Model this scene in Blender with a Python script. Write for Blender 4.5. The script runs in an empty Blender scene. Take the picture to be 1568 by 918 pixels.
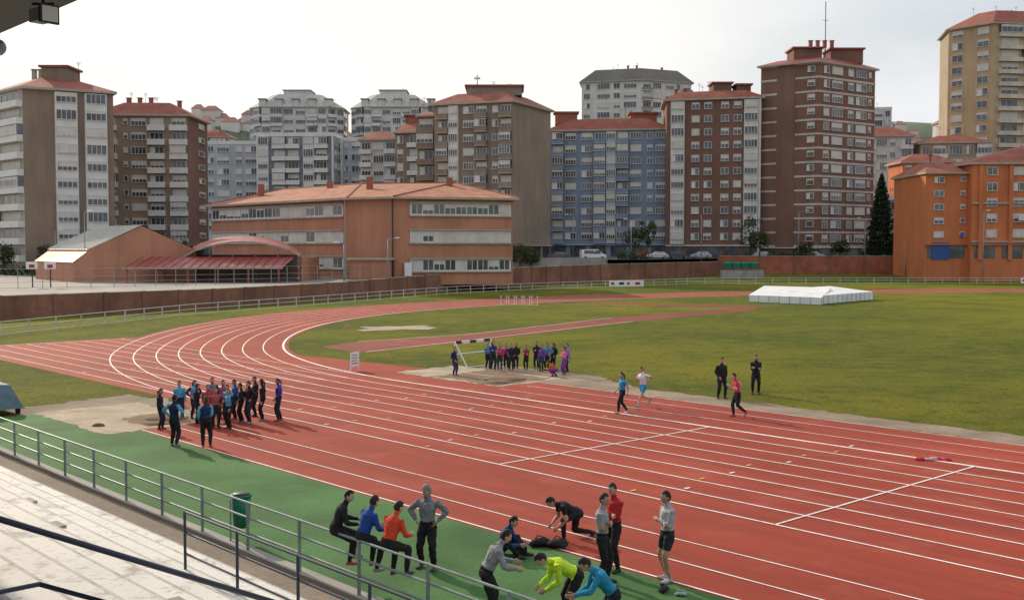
import bpy, math, random
import numpy as np
from mathutils import Vector, Matrix
random.seed(7)
R=random.random
C=bpy.context.scene.collection
rad=math.radians
# ------------------------------------------------------------------ frame
D1=(-.6743,.7385); D2=(.7385,.6743)       # along the straight / across it
def ST(s,t): return (s*D1[0]+t*D2[0], s*D1[1]+t*D2[1])

# ------------------------------------------------------------------ materials
MC={}
def nodes(name):
    m=bpy.data.materials.new(name); m.use_nodes=True
    nt=m.node_tree; b=nt.nodes['Principled BSDF']
    return m,nt,b
def N(nt,typ,**k):
    n=nt.nodes.new(typ)
    for a,v in k.items(): setattr(n,a,v)
    return n
def noise(nt,scale,detail=4,vec=None,rough=.55,sc=None,rot=None):
    g=N(nt,'ShaderNodeNewGeometry') if vec is None else None
    src=g.outputs['Position'] if vec is None else vec
    if sc or rot:
        mp=N(nt,'ShaderNodeMapping'); nt.links.new(src,mp.inputs[0]); src=mp.outputs[0]
        if rot:
            mp.inputs['Rotation'].default_value=(0,0,rot)
            m2=N(nt,'ShaderNodeMapping'); nt.links.new(src,m2.inputs[0]); src=m2.outputs[0]; mp=m2
        if sc: mp.inputs['Scale'].default_value=sc
    n=N(nt,'ShaderNodeTexNoise'); n.inputs['Scale'].default_value=scale
    n.inputs['Detail'].default_value=detail; n.inputs['Roughness'].default_value=rough
    nt.links.new(src,n.inputs['Vector'])
    return n.outputs['Fac']
def ramp(nt,fac,p0,p1,c0=(0,0,0,1),c1=(1,1,1,1)):
    r=N(nt,'ShaderNodeValToRGB'); e=r.color_ramp.elements
    e[0].position=p0; e[1].position=p1; e[0].color=c0; e[1].color=c1
    nt.links.new(fac,r.inputs[0]); return r.outputs[0]
def mix(nt,fac,a,b,mode='MIX'):
    m=N(nt,'ShaderNodeMix',data_type='RGBA',blend_type=mode)
    if isinstance(fac,(int,float)): m.inputs[0].default_value=fac
    else: nt.links.new(fac,m.inputs[0])
    for i,v in ((6,a),(7,b)):
        if isinstance(v,tuple): m.inputs[i].default_value=v if len(v)==4 else v+(1,)
        else: nt.links.new(v,m.inputs[i])
    return m.outputs[2]
def bump(nt,b,h,strength,dist=.02):
    n=N(nt,'ShaderNodeBump'); n.inputs['Strength'].default_value=strength; n.inputs['Distance'].default_value=dist
    nt.links.new(h,n.inputs['Height']); nt.links.new(n.outputs[0],b.inputs['Normal'])
def pmat(name,col,rough=.8,var=.25,scale=.5,bmp=0,streak=False,metal=0,spec=.4,fine=0):
    key=(name,col)
    if key in MC: return MC[key]
    m,nt,b=nodes(name)
    dk=tuple(c*(1-var) for c in col); lt=tuple(min(1,c*(1+var*.6)) for c in col)
    f=noise(nt,scale,5)
    c=mix(nt,ramp(nt,f,.3,.7),dk,lt)
    if streak:
        f2=noise(nt,1.0,4,sc=(1,1,.08))
        c=mix(nt,ramp(nt,f2,.45,.75,(0,0,0,1),(.45,.45,.45,1)),c,tuple(x*.55 for x in col))
    if fine:
        f3=noise(nt,fine,3)
        c=mix(nt,ramp(nt,f3,.35,.7,(0,0,0,1),(.5,.5,.5,1)),c,tuple(x*.5 for x in col))
    nt.links.new(c,b.inputs['Base Color'])
    b.inputs['Roughness'].default_value=rough; b.inputs['Metallic'].default_value=metal
    b.inputs['Specular IOR Level'].default_value=spec
    if bmp: bump(nt,b,noise(nt,scale*12 if not fine else fine,3),bmp)
    MC[key]=m; return m
def cloth(col):
    key=('cloth',col)
    if key in MC: return MC[key]
    m,nt,b=nodes('cloth')
    tc=N(nt,'ShaderNodeTexCoord')
    f=noise(nt,9,4,vec=tc.outputs['Object'])
    c=mix(nt,ramp(nt,f,.3,.7),tuple(x*.72 for x in col),tuple(min(1,x*1.15) for x in col))
    nt.links.new(c,b.inputs['Base Color']); b.inputs['Roughness'].default_value=.85
    b.inputs['Specular IOR Level'].default_value=.25
    bump(nt,b,noise(nt,14,3,vec=tc.outputs['Object']),.5,.03)
    MC[key]=m; return m
def glassmat(name,col,rough=.12):
    key=(name,col)
    if key in MC: return MC[key]
    m,nt,b=nodes(name)
    f=noise(nt,.45,2)
    c=mix(nt,ramp(nt,f,.35,.65),tuple(x*.4 for x in col),tuple(x*1.6 for x in col))
    nt.links.new(c,b.inputs['Base Color']); b.inputs['Roughness'].default_value=rough
    b.inputs['Specular IOR Level'].default_value=.8
    MC[key]=m; return m

# track surface
def track_mat(name,k=1.0,dull=0.06):
    m,nt,b=nodes(name)
    f=noise(nt,.09,5); f2=noise(nt,.45,7,rough=.65)
    f3=noise(nt,1.2,5,rot=rad(-132.4),sc=(.10,1.5,1)); f4=noise(nt,22,3); f5=noise(nt,2.5,6,rough=.7)
    def q(c):
        g=(c[0]+c[1]+c[2])/3
        return tuple((x*(1-dull)+g*dull)*k for x in c)
    c=mix(nt,ramp(nt,f,.32,.68),q((.29,.036,.017)),q((.43,.064,.030)))
    c=mix(nt,ramp(nt,f3,.40,.70,(0,0,0,1),(.7,.7,.7,1)),c,q((.225,.034,.02)))
    c=mix(nt,ramp(nt,f2,.53,.76,(0,0,0,1),(.5,.5,.5,1)),c,q((.46,.125,.08)))
    c=mix(nt,ramp(nt,f2,.25,.42,(.6,.6,.6,1),(0,0,0,1)),c,q((.17,.032,.022)))
    c=mix(nt,ramp(nt,f5,.56,.70,(0,0,0,1),(.35,.35,.35,1)),c,q((.17,.04,.028)))
    c=mix(nt,ramp(nt,f4,.4,.7,(0,0,0,1),(.35,.35,.35,1)),c,q((.19,.025,.013)))
    nt.links.new(c,b.inputs['Base Color']); b.inputs['Roughness'].default_value=.8
    b.inputs['Specular IOR Level'].default_value=.16
    bump(nt,b,f4,.5,.01); return m
def line_mat():
    m,nt,b=nodes('lane_paint')
    f=noise(nt,5,5); f2=noise(nt,.6,3)
    c=mix(nt,ramp(nt,f,.52,.78,(0,0,0,1),(.75,.75,.75,1)),(.84,.82,.79),(.45,.2,.15))
    c=mix(nt,ramp(nt,f2,.48,.8,(0,0,0,1),(.55,.55,.55,1)),c,(.5,.28,.22))
    nt.links.new(c,b.inputs['Base Color']); b.inputs['Roughness'].default_value=.6; return m
def grass_mat():
    m,nt,b=nodes('grass')
    a=noise(nt,.024,4); b1=noise(nt,.11,7,rough=.65); c1=noise(nt,.7,8,rough=.75); d1=noise(nt,5,6,rough=.78)
    c=mix(nt,ramp(nt,a,.40,.58),(.115,.145,.016),(.25,.235,.018))
    c=mix(nt,ramp(nt,b1,.46,.62,(0,0,0,1),(.8,.8,.8,1)),c,(.10,.125,.018))
    c=mix(nt,ramp(nt,b1,.30,.42,(.6,.6,.6,1),(0,0,0,1)),c,(.27,.25,.03))
    c=mix(nt,ramp(nt,c1,.50,.62,(0,0,0,1),(.75,.75,.75,1)),c,(.24,.22,.035))
    c=mix(nt,ramp(nt,c1,.34,.46,(.8,.8,.8,1),(0,0,0,1)),c,(.055,.085,.012))
    c=mix(nt,ramp(nt,d1,.46,.60,(0,0,0,1),(.65,.65,.65,1)),c,(.05,.07,.012))
    nt.links.new(c,b.inputs['Base Color']); b.inputs['Roughness'].default_value=.9
    b.inputs['Specular IOR Level'].default_value=.1
    ad=N(nt,'ShaderNodeMath',operation='ADD'); nt.links.new(c1,ad.inputs[0]); nt.links.new(d1,ad.inputs[1])
    bump(nt,b,ad.outputs[0],1.0,.2); return m
def chipped(name,c0,c1,sc=1.2,p0=.5,p1=.6,rough=.75):
    m,nt,b=nodes(name)
    f=noise(nt,sc,9,rough=.72); f2=noise(nt,.5,4); f3=noise(nt,7,5,rough=.7)
    c=mix(nt,ramp(nt,f,p0,p1),c0,c1)
    c=mix(nt,ramp(nt,f2,.4,.8,(0,0,0,1),(.4,.4,.4,1)),c,tuple(x*.6 for x in c0))
    c=mix(nt,ramp(nt,f3,.56,.66,(0,0,0,1),(.6,.6,.6,1)),c,c1)
    nt.links.new(c,b.inputs['Base Color']); b.inputs['Roughness'].default_value=rough
    bump(nt,b,f,.3,.02); return m
TRACK=track_mat('track_rubber'); TRACKD=track_mat('worn_runway_rubber',.85,.28); LINE=line_mat(); GRASS=grass_mat()
TURF=pmat('artificial_turf',(.075,.18,.058),.85,.4,.35,.4,fine=9,spec=.15)
SAND=pmat('sand',(.46,.37,.27),.95,.35,.5,.6,fine=3)
SANDW=pmat('wet_sand',(.22,.14,.085),.95,.35,.7,.6,fine=3)
DIRT=pmat('dirt_path',(.29,.22,.16),.95,.4,.4,.4,fine=4)
ASPH=pmat('asphalt',(.06,.058,.056),.9,.3,.3,.3,fine=8)
PATH=pmat('concrete_path',(.25,.195,.15),.9,.3,.4,.3,fine=5)
CONC=pmat('concrete',(.36,.34,.31),.85,.25,.5,.2,streak=True)
PAV=pmat('paving',(.34,.31,.28),.9,.3,.3,.2)
STEP=chipped('painted_steps',(.74,.72,.69),(.30,.27,.24),1.3,.54,.66)
NOSE=chipped('step_nosing',(.50,.48,.45),(.22,.2,.18),1.5,.5,.7)
GALV=pmat('galvanised_steel',(.26,.33,.34),.5,.3,2,0,metal=.2)
BLUERAIL=pmat('blue_paint',(.035,.05,.085),.35,.2,3,0)
WHITEP=pmat('white_paint',(.8,.8,.8),.5,.08,1)
DARK=pmat('dark_metal',(.03,.03,.032),.5,.2,2)

# ------------------------------------------------------------------ mesh builder
class MB:
    def __init__(s): s.v=[];s.f=[];s.m=[];s.mats=[]
    def mi(s,mat):
        if mat not in s.mats: s.mats.append(mat)
        return s.mats.index(mat)
    def face(s,pts,mat):
        n=len(s.v); s.v+= [tuple(p) for p in pts]; s.f.append(tuple(range(n,n+len(pts)))); s.m.append(s.mi(mat))
    def mesh(s,vs,fs,mat):
        n=len(s.v); s.v+=[tuple(p) for p in vs]; k=s.mi(mat)
        for f in fs: s.f.append(tuple(n+i for i in f)); s.m.append(k)
    def box(s,x0,x1,y0,y1,z0,z1,mat):
        s.obox((x0,y0),(1,0),(0,1),0,x1-x0,0,y1-y0,z0,z1,mat)
    def obox(s,a,u,n,x0,x1,y0,y1,z0,z1,mat):
        P=lambda x,y,z:(a[0]+u[0]*x+n[0]*y,a[1]+u[1]*x+n[1]*y,z)
        vs=[P(x0,y0,z0),P(x1,y0,z0),P(x1,y1,z0),P(x0,y1,z0),P(x0,y0,z1),P(x1,y0,z1),P(x1,y1,z1),P(x0,y1,z1)]
        s.mesh(vs,[(3,2,1,0),(4,5,6,7),(0,1,5,4),(1,2,6,5),(2,3,7,6),(3,0,4,7)],mat)
    def cyl(s,a,b,r,mat,r2=None,n=8,cap=True):
        a=Vector(a);b=Vector(b);d=(b-a).normalized()
        x=d.orthogonal().normalized(); y=d.cross(x); r2=r if r2 is None else r2
        vs=[]
        for p,q in((a,r),(b,r2)):
            for i in range(n):
                an=2*math.pi*i/n; vs.append(p+x*math.cos(an)*q+y*math.sin(an)*q)
        fs=[(i,(i+1)%n,n+(i+1)%n,n+i) for i in range(n)]
        if cap: fs+=[tuple(range(n-1,-1,-1)),tuple(range(n,2*n))]
        s.mesh(vs,fs,mat)
    def sphere(s,c,r,mat,nu=12,nv=8):
        rx,ry,rz=r if isinstance(r,tuple) else (r,r,r)
        vs=[(c[0],c[1],c[2]+rz)]
        for i in range(1,nv):
            th=math.pi*i/nv
            for j in range(nu):
                ph=2*math.pi*j/nu; vs.append((c[0]+rx*math.sin(th)*math.cos(ph),c[1]+ry*math.sin(th)*math.sin(ph),c[2]+rz*math.cos(th)))
        vs.append((c[0],c[1],c[2]-rz)); L=len(vs)-1
        fs=[(0,1+j,1+(j+1)%nu) for j in range(nu)]
        for i in range(nv-2):
            for j in range(nu):
                a=1+i*nu+j;b=1+i*nu+(j+1)%nu; fs.append((a,a+nu,b+nu,b))
        o=1+(nv-2)*nu
        fs+=[(o+j,L,o+(j+1)%nu) for j in range(nu)]
        s.mesh(vs,fs,mat)
    def obj(s,name,smooth=False,loc=(0,0,0),rotz=0):
        me=bpy.data.meshes.new(name); me.from_pydata(s.v,[],s.f)
        for m in s.mats: me.materials.append(m)
        me.polygons.foreach_set('material_index',s.m)
        if smooth: me.polygons.foreach_set('use_smooth',[True]*len(s.f))
        me.update(); o=bpy.data.objects.new(name,me); o.location=loc; o.rotation_euler[2]=rotz; C.objects.link(o); return o
def poly(name,pts,z,mat):
    mb=MB(); mb.face([(p[0],p[1],z) for p in pts],mat); return mb.obj(name)
def polyst(name,pts,z,mat): return poly(name,[ST(*p) for p in pts],z,mat)
def roughpoly(pts,amp,step):
    out=[]
    for i in range(len(pts)):
        a=pts[i];b=pts[(i+1)%len(pts)]; L=math.dist(a,b); n=max(1,int(L/step))
        for k in range(n):
            f=k/n; out.append((a[0]+(b[0]-a[0])*f+(R()-.5)*amp,a[1]+(b[1]-a[1])*f+(R()-.5)*amp))
    return out

# ------------------------------------------------------------------ PEOPLE
def ik(a,t,l1,l2,pole):
    d=t-a; L=d.length
    if L>(l1+l2)*.995: t=a+d*((l1+l2)*.995/L); d=t-a; L=d.length
    x=(l1*l1-l2*l2+L*L)/(2*L); h=math.sqrt(max(0,l1*l1-x*x)); dn=d/L
    p=pole-dn*pole.dot(dn)
    if p.length<1e-4: p=dn.orthogonal()
    return a+dn*x+p.normalized()*h, t
def tube(V,F,pts,rs,side,n=12):
    base=len(V); k=len(pts)
    P=[Vector(p) for p in pts]
    d0=(P[0]-P[1]).normalized(); d1=(P[-1]-P[-2]).normalized()
    def rr(r): return r if isinstance(r,tuple) else (r,r)
    r0=rr(rs[0]); r1=rr(rs[-1])
    seq=[(P[0]+d0*min(r0)*.75,(r0[0]*.5,r0[1]*.5))]+[(p,rr(r)) for p,r in zip(P,rs)]+[(P[-1]+d1*min(r1)*.75,(r1[0]*.5,r1[1]*.5))]
    for i,(p,r) in enumerate(seq):
        q0=seq[max(0,i-1)][0]; q1=seq[min(len(seq)-1,i+1)][0]
        t=(q1-q0).normalized(); s=side-t*side.dot(t)
        if s.length<1e-3: s=t.orthogonal()
        s.normalize(); w=t.cross(s)
        for j in range(n):
            an=2*math.pi*j/n; V.append(p+s*math.cos(an)*r[0]+w*math.sin(an)*r[1])
    m=len(seq)
    for i in range(m-1):
        for j in range(n):
            a=base+i*n+j;b=base+i*n+(j+1)%n; F.append((a,b,b+n,a+n))
    F.append(tuple(base+j for j in range(n-1,-1,-1))); F.append(tuple(base+(m-1)*n+j for j in range(n)))
def hand_tpl(curl):
    V=[];F=[]; X=Vector((1,0,0))
    tube(V,F,[(0,-.02,0),(0,.02,0),(0,.085,0)],[(.026,.019),(.036,.016),(.040,.013)],X,8)
    for x,l in ((.030,.066),(.010,.076),(-.010,.071),(-.029,.056)):
        p=Vector((x,.08,0)); pts=[p.copy()]; an=curl*.4
        for seg in (.45,.32,.23):
            p=p+Vector((x*.06,math.cos(an),-math.sin(an)))*l*seg; pts.append(p.copy()); an+=curl
        tube(V,F,pts,[.0095,.009,.008,.007],X,6)
    tube(V,F,[(.022,.01,-.002),(.05,.038,-.012),(.058,.065,-.02),(.057,.085,-.028)],[.014,.011,.0095,.008],X,6)
    return V,F
HANDS={c:hand_tpl(c) for c in (.35,.9)}
def usphere(nu,nv):
    mb=MB(); mb.sphere((0,0,0),1,None,nu,nv); return mb.v,mb.f
def head_tpl(long_hair):
    out=[]
    V,F=usphere(18,14)
    def shape(x,y,z,k=1):
        X=x*.078;Y=y*.097;Z=z*.122
        if z<0:
            X*=1-.30*(-z)**1.4
            if y<0: Y*=1-.5*(-z)
            else: Y*=1-.06*(-z)
        if y>0 and abs(x)<.5: Y+=.004*math.cos(x*3)
        return Vector((X*k,Y*k,Z*k))
    out.append(('skin',[shape(*p) for p in V],F))
    out.append(('skin',[Vector(p) for p in [(0,.121,-.018),(-.016,.090,-.032),(.016,.090,-.032),(0,.096,.026),(0,.093,-.036)]],[(0,1,3),(0,3,2),(0,4,1),(0,2,4)]))
    for sx in(-1,1):
        out.append(('skin',[Vector((sx*.078+p[0]*.012,-.005+p[1]*.020,-.005+p[2]*.032)) for p in usphere(8,6)[0]],usphere(8,6)[1]))
        out.append(('white',[Vector((sx*.030+p[0]*.013,.086+p[1]*.007,.012+p[2]*.008)) for p in usphere(8,6)[0]],usphere(8,6)[1]))
        out.append(('eye',[Vector((sx*.030+p[0]*.0065,.091+p[1]*.005,.012+p[2]*.0065)) for p in usphere(6,5)[0]],usphere(6,5)[1]))
        out.append(('hair',[Vector((sx*.031+p[0]*.018,.092+p[1]*.006,.032+p[2]*.004)) for p in usphere(6,5)[0]],usphere(6,5)[1]))
    out.append(('lip',[Vector((p[0]*.024,.088+p[1]*.008,-.060+p[2]*.007)) for p in usphere(8,6)[0]],usphere(8,6)[1]))
    rnd=random.Random(3)
    hv=[]
    for p in V:
        x,y,z=p; k=1.08+.04*rnd.random()+(.03 if z>.6 else 0)
        hv.append(shape(x,y,max(z,-.75),k))
    hf=[]
    for f in F:
        cy=sum(V[i][1] for i in f)/len(f);cz=sum(V[i][2] for i in f)/len(f)
        if cy>.35: ok=cz>.55
        elif cy>-.05: ok=cz>.15
        else: ok=cz>(-.75 if long_hair else -.35)
        if ok: hf.append(f)
    out.append(('hair',hv,hf))
    if long_hair:
        v=[];f=[]; tube(v,f,[(0,-.095,.03),(0,-.14,-.03),(0,-.125,-.14),(0,-.11,-.22)],[.025,.032,.028,.012],Vector((1,0,0)),8); out.append(('hair',v,f))
    return out
HT={(l):head_tpl(l) for l in (False,True)}
SK=[(.56,.34,.24),(.48,.28,.19)]
SKM=[pmat('skin%d'%i,c,.55,.12,6) for i,c in enumerate(SK)]
EYEW=pmat('eye_white',(.7,.68,.65),.4,.02,1); EYED=pmat('eye_iris',(.03,.02,.015),.3,.02,1); LIP=pmat('lip',(.33,.12,.1),.5,.05,1)
def hairmat(c): return pmat('hair',c,.7,.4,30)
PEOPLE=[]
def person(name,X,Y,face,z=0,h=1.75,top=(.03,.03,.03),sleeve=None,slen=1.0,pant=(.02,.02,.022),plen=1.0,calf=None,shoe=(.05,.05,.05),
           hair=(.02,.013,.01),long_hair=False,hood=None,pelv=.93,lean=2,headp=5,heady=0,
           feet=((.10,.03,.085),(.10,-.03,.085)),fpitch=(0,0),hands=((.07,.04,-.53),(.07,.04,-.53)),fine=False,loose=1.0,grounded=True,pole_out=(.2,.2),apole=None,py=0,curl=.35,kpole=None):
    S=h/1.75; V=[];F=[];B=[]
    up=Vector((0,math.sin(rad(lean)),math.cos(rad(lean)))); fw=Vector((0,math.cos(rad(lean)),-math.sin(rad(lean))))
    sx=Vector((1,0,0)); P=Vector((0,py,pelv))
    back=-.02
    T=[P-up*.06,P+up*.04,P+up*.16+fw*.005,P+up*.30+fw*back*.3,P+up*.40+fw*back,P+up*.455+fw*back,P+up*.50+fw*back*.5]
    lo=.008*loose
    tube(V,F,T,[(.135+lo,.10+lo),(.155+lo,.112+lo),(.142+lo,.10+lo),(.168+lo,.118+lo),(.178+lo,.110+lo),(.140,.08),(.062,.06)],sx,16)
    B.append((T[0],T[1],'pelvis',.15)); B.append((P+up*.08,T[3],'top',.15)); B.append((T[3],T[5],'top',.16))
    hd=(up*.8+Vector((0,math.sin(rad(lean*.6+headp)),math.cos(rad(lean*.6+headp))))*.9).normalized()
    nb=P+up*.48; nt_=nb+hd*.10
    tube(V,F,[nb-hd*.03,nt_+hd*.03],[.062,.055],sx,10); B.append((nb+hd*.04,nt_+hd*.06,'neck',.055))
    HC=nt_+hd*.085+Vector((0,.015,0))
    hl=[]
    for i,sd in enumerate((-1,1)):
        sh=P+up*.435+sx*sd*.172+fw*back
        hx,hy,hz=hands[i]; tgt=sh+Vector((sd*hx,hy,hz))
        ap=Vector((sd*.5,-.9,-.2)) if apole is None else Vector((sd*apole[i][0],apole[i][1],apole[i][2]))
        el,wr=ik(sh,tgt,.285,.255,ap)
        a=.008*loose
        tube(V,F,[sh-sx*sd*.05-up*.005,sh,sh.lerp(el,.4),el],[(.062,.06),.062+a,.050+a,.043+a],sx)
        tube(V,F,[el,el.lerp(wr,.35),wr],[.043+a,.042+a*(slen>.9),.028+(a if slen>.9 else 0)],sx)
        B.append((sh,el,'up%d'%i,.055)); B.append((el,wr,'fo%d'%i,.042))
        hp=P+sx*sd*.085-up*.03
        fx,fy,fz=feet[i]; an=Vector((sd*fx,fy,fz))
        kp=Vector((sd*pole_out[i],1,.1)) if kpole is None else Vector(kpole[i])
        kn,an=ik(hp,an,.43,.42,kp)
        b=.010*loose if plen>.9 else 0; bt=.012*loose if plen>.3 else 0
        tube(V,F,[hp,hp.lerp(kn,.35),kn],[(.090+lo,.096+lo),.082+bt,(.058 if plen<.9 else .062)+b],sx)
        tube(V,F,[kn,kn.lerp(an,.3),an.lerp(kn,.08)],[.057+b,.056+b,.038+b],sx)
        B.append((hp,kn,'th%d'%i,.085)); B.append((kn,an.lerp(kn,.1),'ca%d'%i,.055))
        pt=rad(fpitch[i]); fd=Vector((sd*.18,math.cos(pt),-math.sin(pt))).normalized(); fu=Vector((0,math.sin(pt),math.cos(pt)))
        heel=an-fd*.045-fu*.045; toe=an+fd*.175-fu*.052
        tube(V,F,[heel,heel+fd*.09,toe-fd*.05,toe],[(.038,.038),(.045,.044),(.049,.034),(.038,.026)],sx,10)
        tube(V,F,[an,an-fu*.04+fd*.01],[.040,.042],sx,8)
        B.append((heel,toe,'shoe',.044))
        hl.append((wr,(wr-el).normalized(),sd))
    if hood=='down': tube(V,F,[nb+Vector((-.08,-.06,.0)),nb+Vector((0,-.085,.03)),nb+Vector((.08,-.06,.0))],[.035,.05,.035],sx,8); B.append((nb+Vector((-.08,-.06,0)),nb+Vector((.08,-.06,0)),'top',.05))
    if hood=='up':
        tube(V,F,[nb,nb.lerp(HC,.5)+Vector((0,-.02,0))],[.075,.08],sx,10); B.append((nb,nb.lerp(HC,.5),'top',.08))
    me=bpy.data.meshes.new('tmp'); me.from_pydata([tuple(v*S) for v in V],[],F); me.update()
    o=bpy.data.objects.new('tmp',me); C.objects.link(o)
    rm=o.modifiers.new('r','REMESH'); rm.mode='VOXEL'; rm.voxel_size=.0145 if fine else .024
    sm=o.modifiers.new('s','SMOOTH'); sm.iterations=3; sm.factor=.5
    tx=bpy.data.textures.get('wr') or bpy.data.textures.new('wr','CLOUDS'); tx.noise_scale=.09
    dm=o.modifiers.new('d','DISPLACE'); dm.texture=tx; dm.strength=.024*loose; dm.mid_level=.5
    PEOPLE.append(dict(o=o,name=name,loc=(X,Y,z),face=face,S=S,B=B,HC=HC,hands=hl,top=top,sleeve=sleeve or top,slen=slen,pant=pant,plen=plen,
       calf=calf,shoe=shoe,hair=hair,long=long_hair,hood=hood,grounded=grounded,heady=heady,headp=headp+lean*.5,curl=curl,skin=random.choice([0,0,1])))
def finish_people():
    bpy.context.view_layer.update()
    dg=bpy.context.evaluated_depsgraph_get()
    for p in PEOPLE:
        ev=p['o'].evaluated_get(dg); me=bpy.data.meshes.new_from_object(ev)
        n=len(me.vertices); co=np.empty(n*3); me.vertices.foreach_get('co',co); co=co.reshape(-1,3)
        if p['grounded']: co[:,2]=np.maximum(co[:,2],0.0)
        vs=[tuple(c) for c in co]; fs=[tuple(f.vertices) for f in me.polygons]
        cen=np.array([co[list(f)].mean(0) for f in fs])/p['S']
        best=np.full(len(fs),1e9); lab=np.zeros(len(fs),int); par=np.zeros(len(fs))
        for k,(a,b,l,r) in enumerate(p['B']):
            a=np.array(a);b=np.array(b);d=b-a; t=np.clip(((cen-a)@d)/(d@d+1e-9),0,1)
            dist=np.linalg.norm(cen-(a+t[:,None]*d),axis=1)/r
            w=dist<best; best[w]=dist[w]; lab[w]=k; par[w]=t[w]
        skin=SKM[p['skin']]; top=cloth(p['top']); slv=cloth(p['sleeve']); pnt=cloth(p['pant']); sho=cloth(p['shoe'])
        clf=skin if p['calf'] is None else cloth(p['calf'])
        mb=MB(); mats=[]
        for k,t in zip(lab,par):
            l=p['B'][k][2]
            if l=='top': m=top
            elif l=='pelvis': m=pnt
            elif l=='neck': m=skin if p['hood']!='up' else top
            elif l[:2]=='up': m=slv if (t<.62 or p['slen']>.9) and p['slen']>.1 else skin
            elif l[:2]=='fo': m=slv if p['slen']>.9 else skin
            elif l[:2]=='th': m=pnt if p['plen']>.45 or t<.7 else clf
            elif l[:2]=='ca': m=pnt if p['plen']>.9 and p['calf'] is None else clf
            elif l=='shoe': m=sho
            mats.append(m)
        mb.v=list(vs); mb.f=fs; mb.m=[mb.mi(m) for m in mats]
        S=p['S']
        for wr,d,sd in p['hands']:
            V,F=HANDS[p['curl']]
            y=d; z=Vector((sd,0,0)); z=(z-y*z.dot(y)); 
            if z.length<.1: z=Vector((0,0,1))-y*y.z
            z.normalize(); x=y.cross(z)
            flip=-1 if x.y<0 else 1
            q=[(wr+d*.02+x*flip*v.x+y*v.y+z*(v.z))*S for v in V]
            mb.mesh(q,F,skin)
        rot=Matrix.Rotation(rad(p['heady']),3,'Z')@Matrix.Rotation(-rad(p['headp']),3,'X')
        hm=hairmat(p['hair'])
        for l,V,F in HT[p['long']]:
            m={'skin':skin,'white':EYEW,'eye':EYED,'hair':hm,'lip':LIP}[l]
            k=1.0
            if l=='hair' and p['hood']=='up' and len(V)>100: m=top;k=1.12
            mb.mesh([(p['HC']+rot@(v*k))*S for v in V],F,m)
        bpy.data.objects.remove(p['o']); 
        mb.obj(p['name'],True,p['loc'],rad(p['face']-90))
# poses ----------------------------------------------------------------
HIPS=((.07,.06,-.36),(.07,.06,-.36)); HP=((1,-.35,0),(1,-.35,0))
CROSS=((-.22,.16,-.21),(-.23,.13,-.25)); CP=((.9,-.2,-.8),(.9,-.2,-.8))
POCK=((.0,.12,-.44),(.0,.12,-.44))
# foreground
BK=(.022,.022,.025); NV=(.02,.03,.09)
sitk=dict(fine=True,grounded=False,pelv=.09,z=1.09,lean=24,py=-.06,hands=((.0,.30,-.30),(.0,.28,-.32)),h=1.68)
person('seated_athlete',-3.3,20.8,12,top=(.02,.022,.028),pant=BK,shoe=(.45,.1,.12),headp=4,heady=-25,hair=(.015,.01,.008),feet=((.11,.30,-.50),(.12,.20,-.56)),**sitk)
person('seated_athlete',-2.72,20.25,40,top=(.02,.07,.34),pant=BK,shoe=(.3,.3,.32),headp=4,heady=10,feet=((.14,.24,-.50),(.12,.18,-.56)),**sitk)
person('seated_athlete',-2.2,19.78,50,top=(.66,.07,.03),pant=BK,shoe=(.1,.1,.1),headp=8,heady=-12,feet=((.16,.22,-.54),(.16,.26,-.5)),**sitk)
person('standing_athlete',-1.70,22.1,255,top=(.23,.24,.27),pant=BK,hood='up',hands=HIPS,apole=HP,fine=True,loose=1.9,feet=((.15,.05,.085),(.16,-.06,.085)),heady=-15,headp=14,shoe=(.1,.08,.08))
person('leaning_athlete',-.35,18.95,10,top=(.30,.31,.33),pant=BK,hood='down',lean=30,headp=10,hands=((.02,.30,-.30),(.0,.30,-.34)),fine=True,loose=1.7,py=-.1,pelv=.9,feet=((.12,.0,.085),(.12,-.2,.085)))
person('bending_athlete',.95,18.75,195,top=(.58,.82,.04),pant=BK,lean=64,headp=26,hands=((-.05,.18,-.42),(-.05,.22,-.40)),fine=True,pelv=.90,py=-.15,loose=1.4,feet=((.14,.02,.085),(.14,-.05,.085)),curl=.9)
person('bending_athlete',1.50,17.75,190,top=(.03,.27,.45),pant=BK,lean=42,headp=22,hands=((.02,.40,-.28),(-.05,.3,-.38)),fine=True,pelv=.88,py=-.15,feet=((.14,.10,.085),(.14,-.15,.085)))
person('seated_athlete',-.25,23.1,340,top=(.03,.08,.25),pant=BK,grounded=True,fine=True,pelv=.13,lean=24,headp=15,feet=((.12,.52,.085),(.14,.45,.085)),hands=((-.02,.32,-.26),(-.02,.33,-.24)),hair=(.02,.015,.01))
person('crouching_athlete',1.40,24.35,198,top=BK,pant=BK,lean=66,headp=18,fine=True,pelv=.60,py=-.05,feet=((.10,.30,.085),(.10,-.46,.10)),fpitch=(0,45),hands=((-.03,.12,-.46),(-.03,.16,-.44)),slen=.5,curl=.9)
person('standing_athlete',1.73,21.1,345,h=1.8,top=(.32,.33,.35),slen=.5,pant=BK,hands=CROSS,apole=CP,fine=True,feet=((.11,.08,.085),(.11,-.06,.085)),heady=-20)
person('standing_athlete',2.05,21.95,215,h=1.82,top=(.50,.03,.03),pant=BK,hands=CROSS,apole=CP,fine=True,feet=((.12,.0,.085),(.14,.05,.085)),heady=15,headp=10)
person('standing_athlete',3.03,21.3,200,h=1.80,top=(.42,.43,.45),pant=(.03,.03,.035),plen=.4,shoe=(.5,.5,.52),hands=CROSS,apole=CP,fine=True,loose=1.3,feet=((.13,.02,.085),(.13,-.05,.085)),headp=4,hair=(.012,.01,.01))
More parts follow.
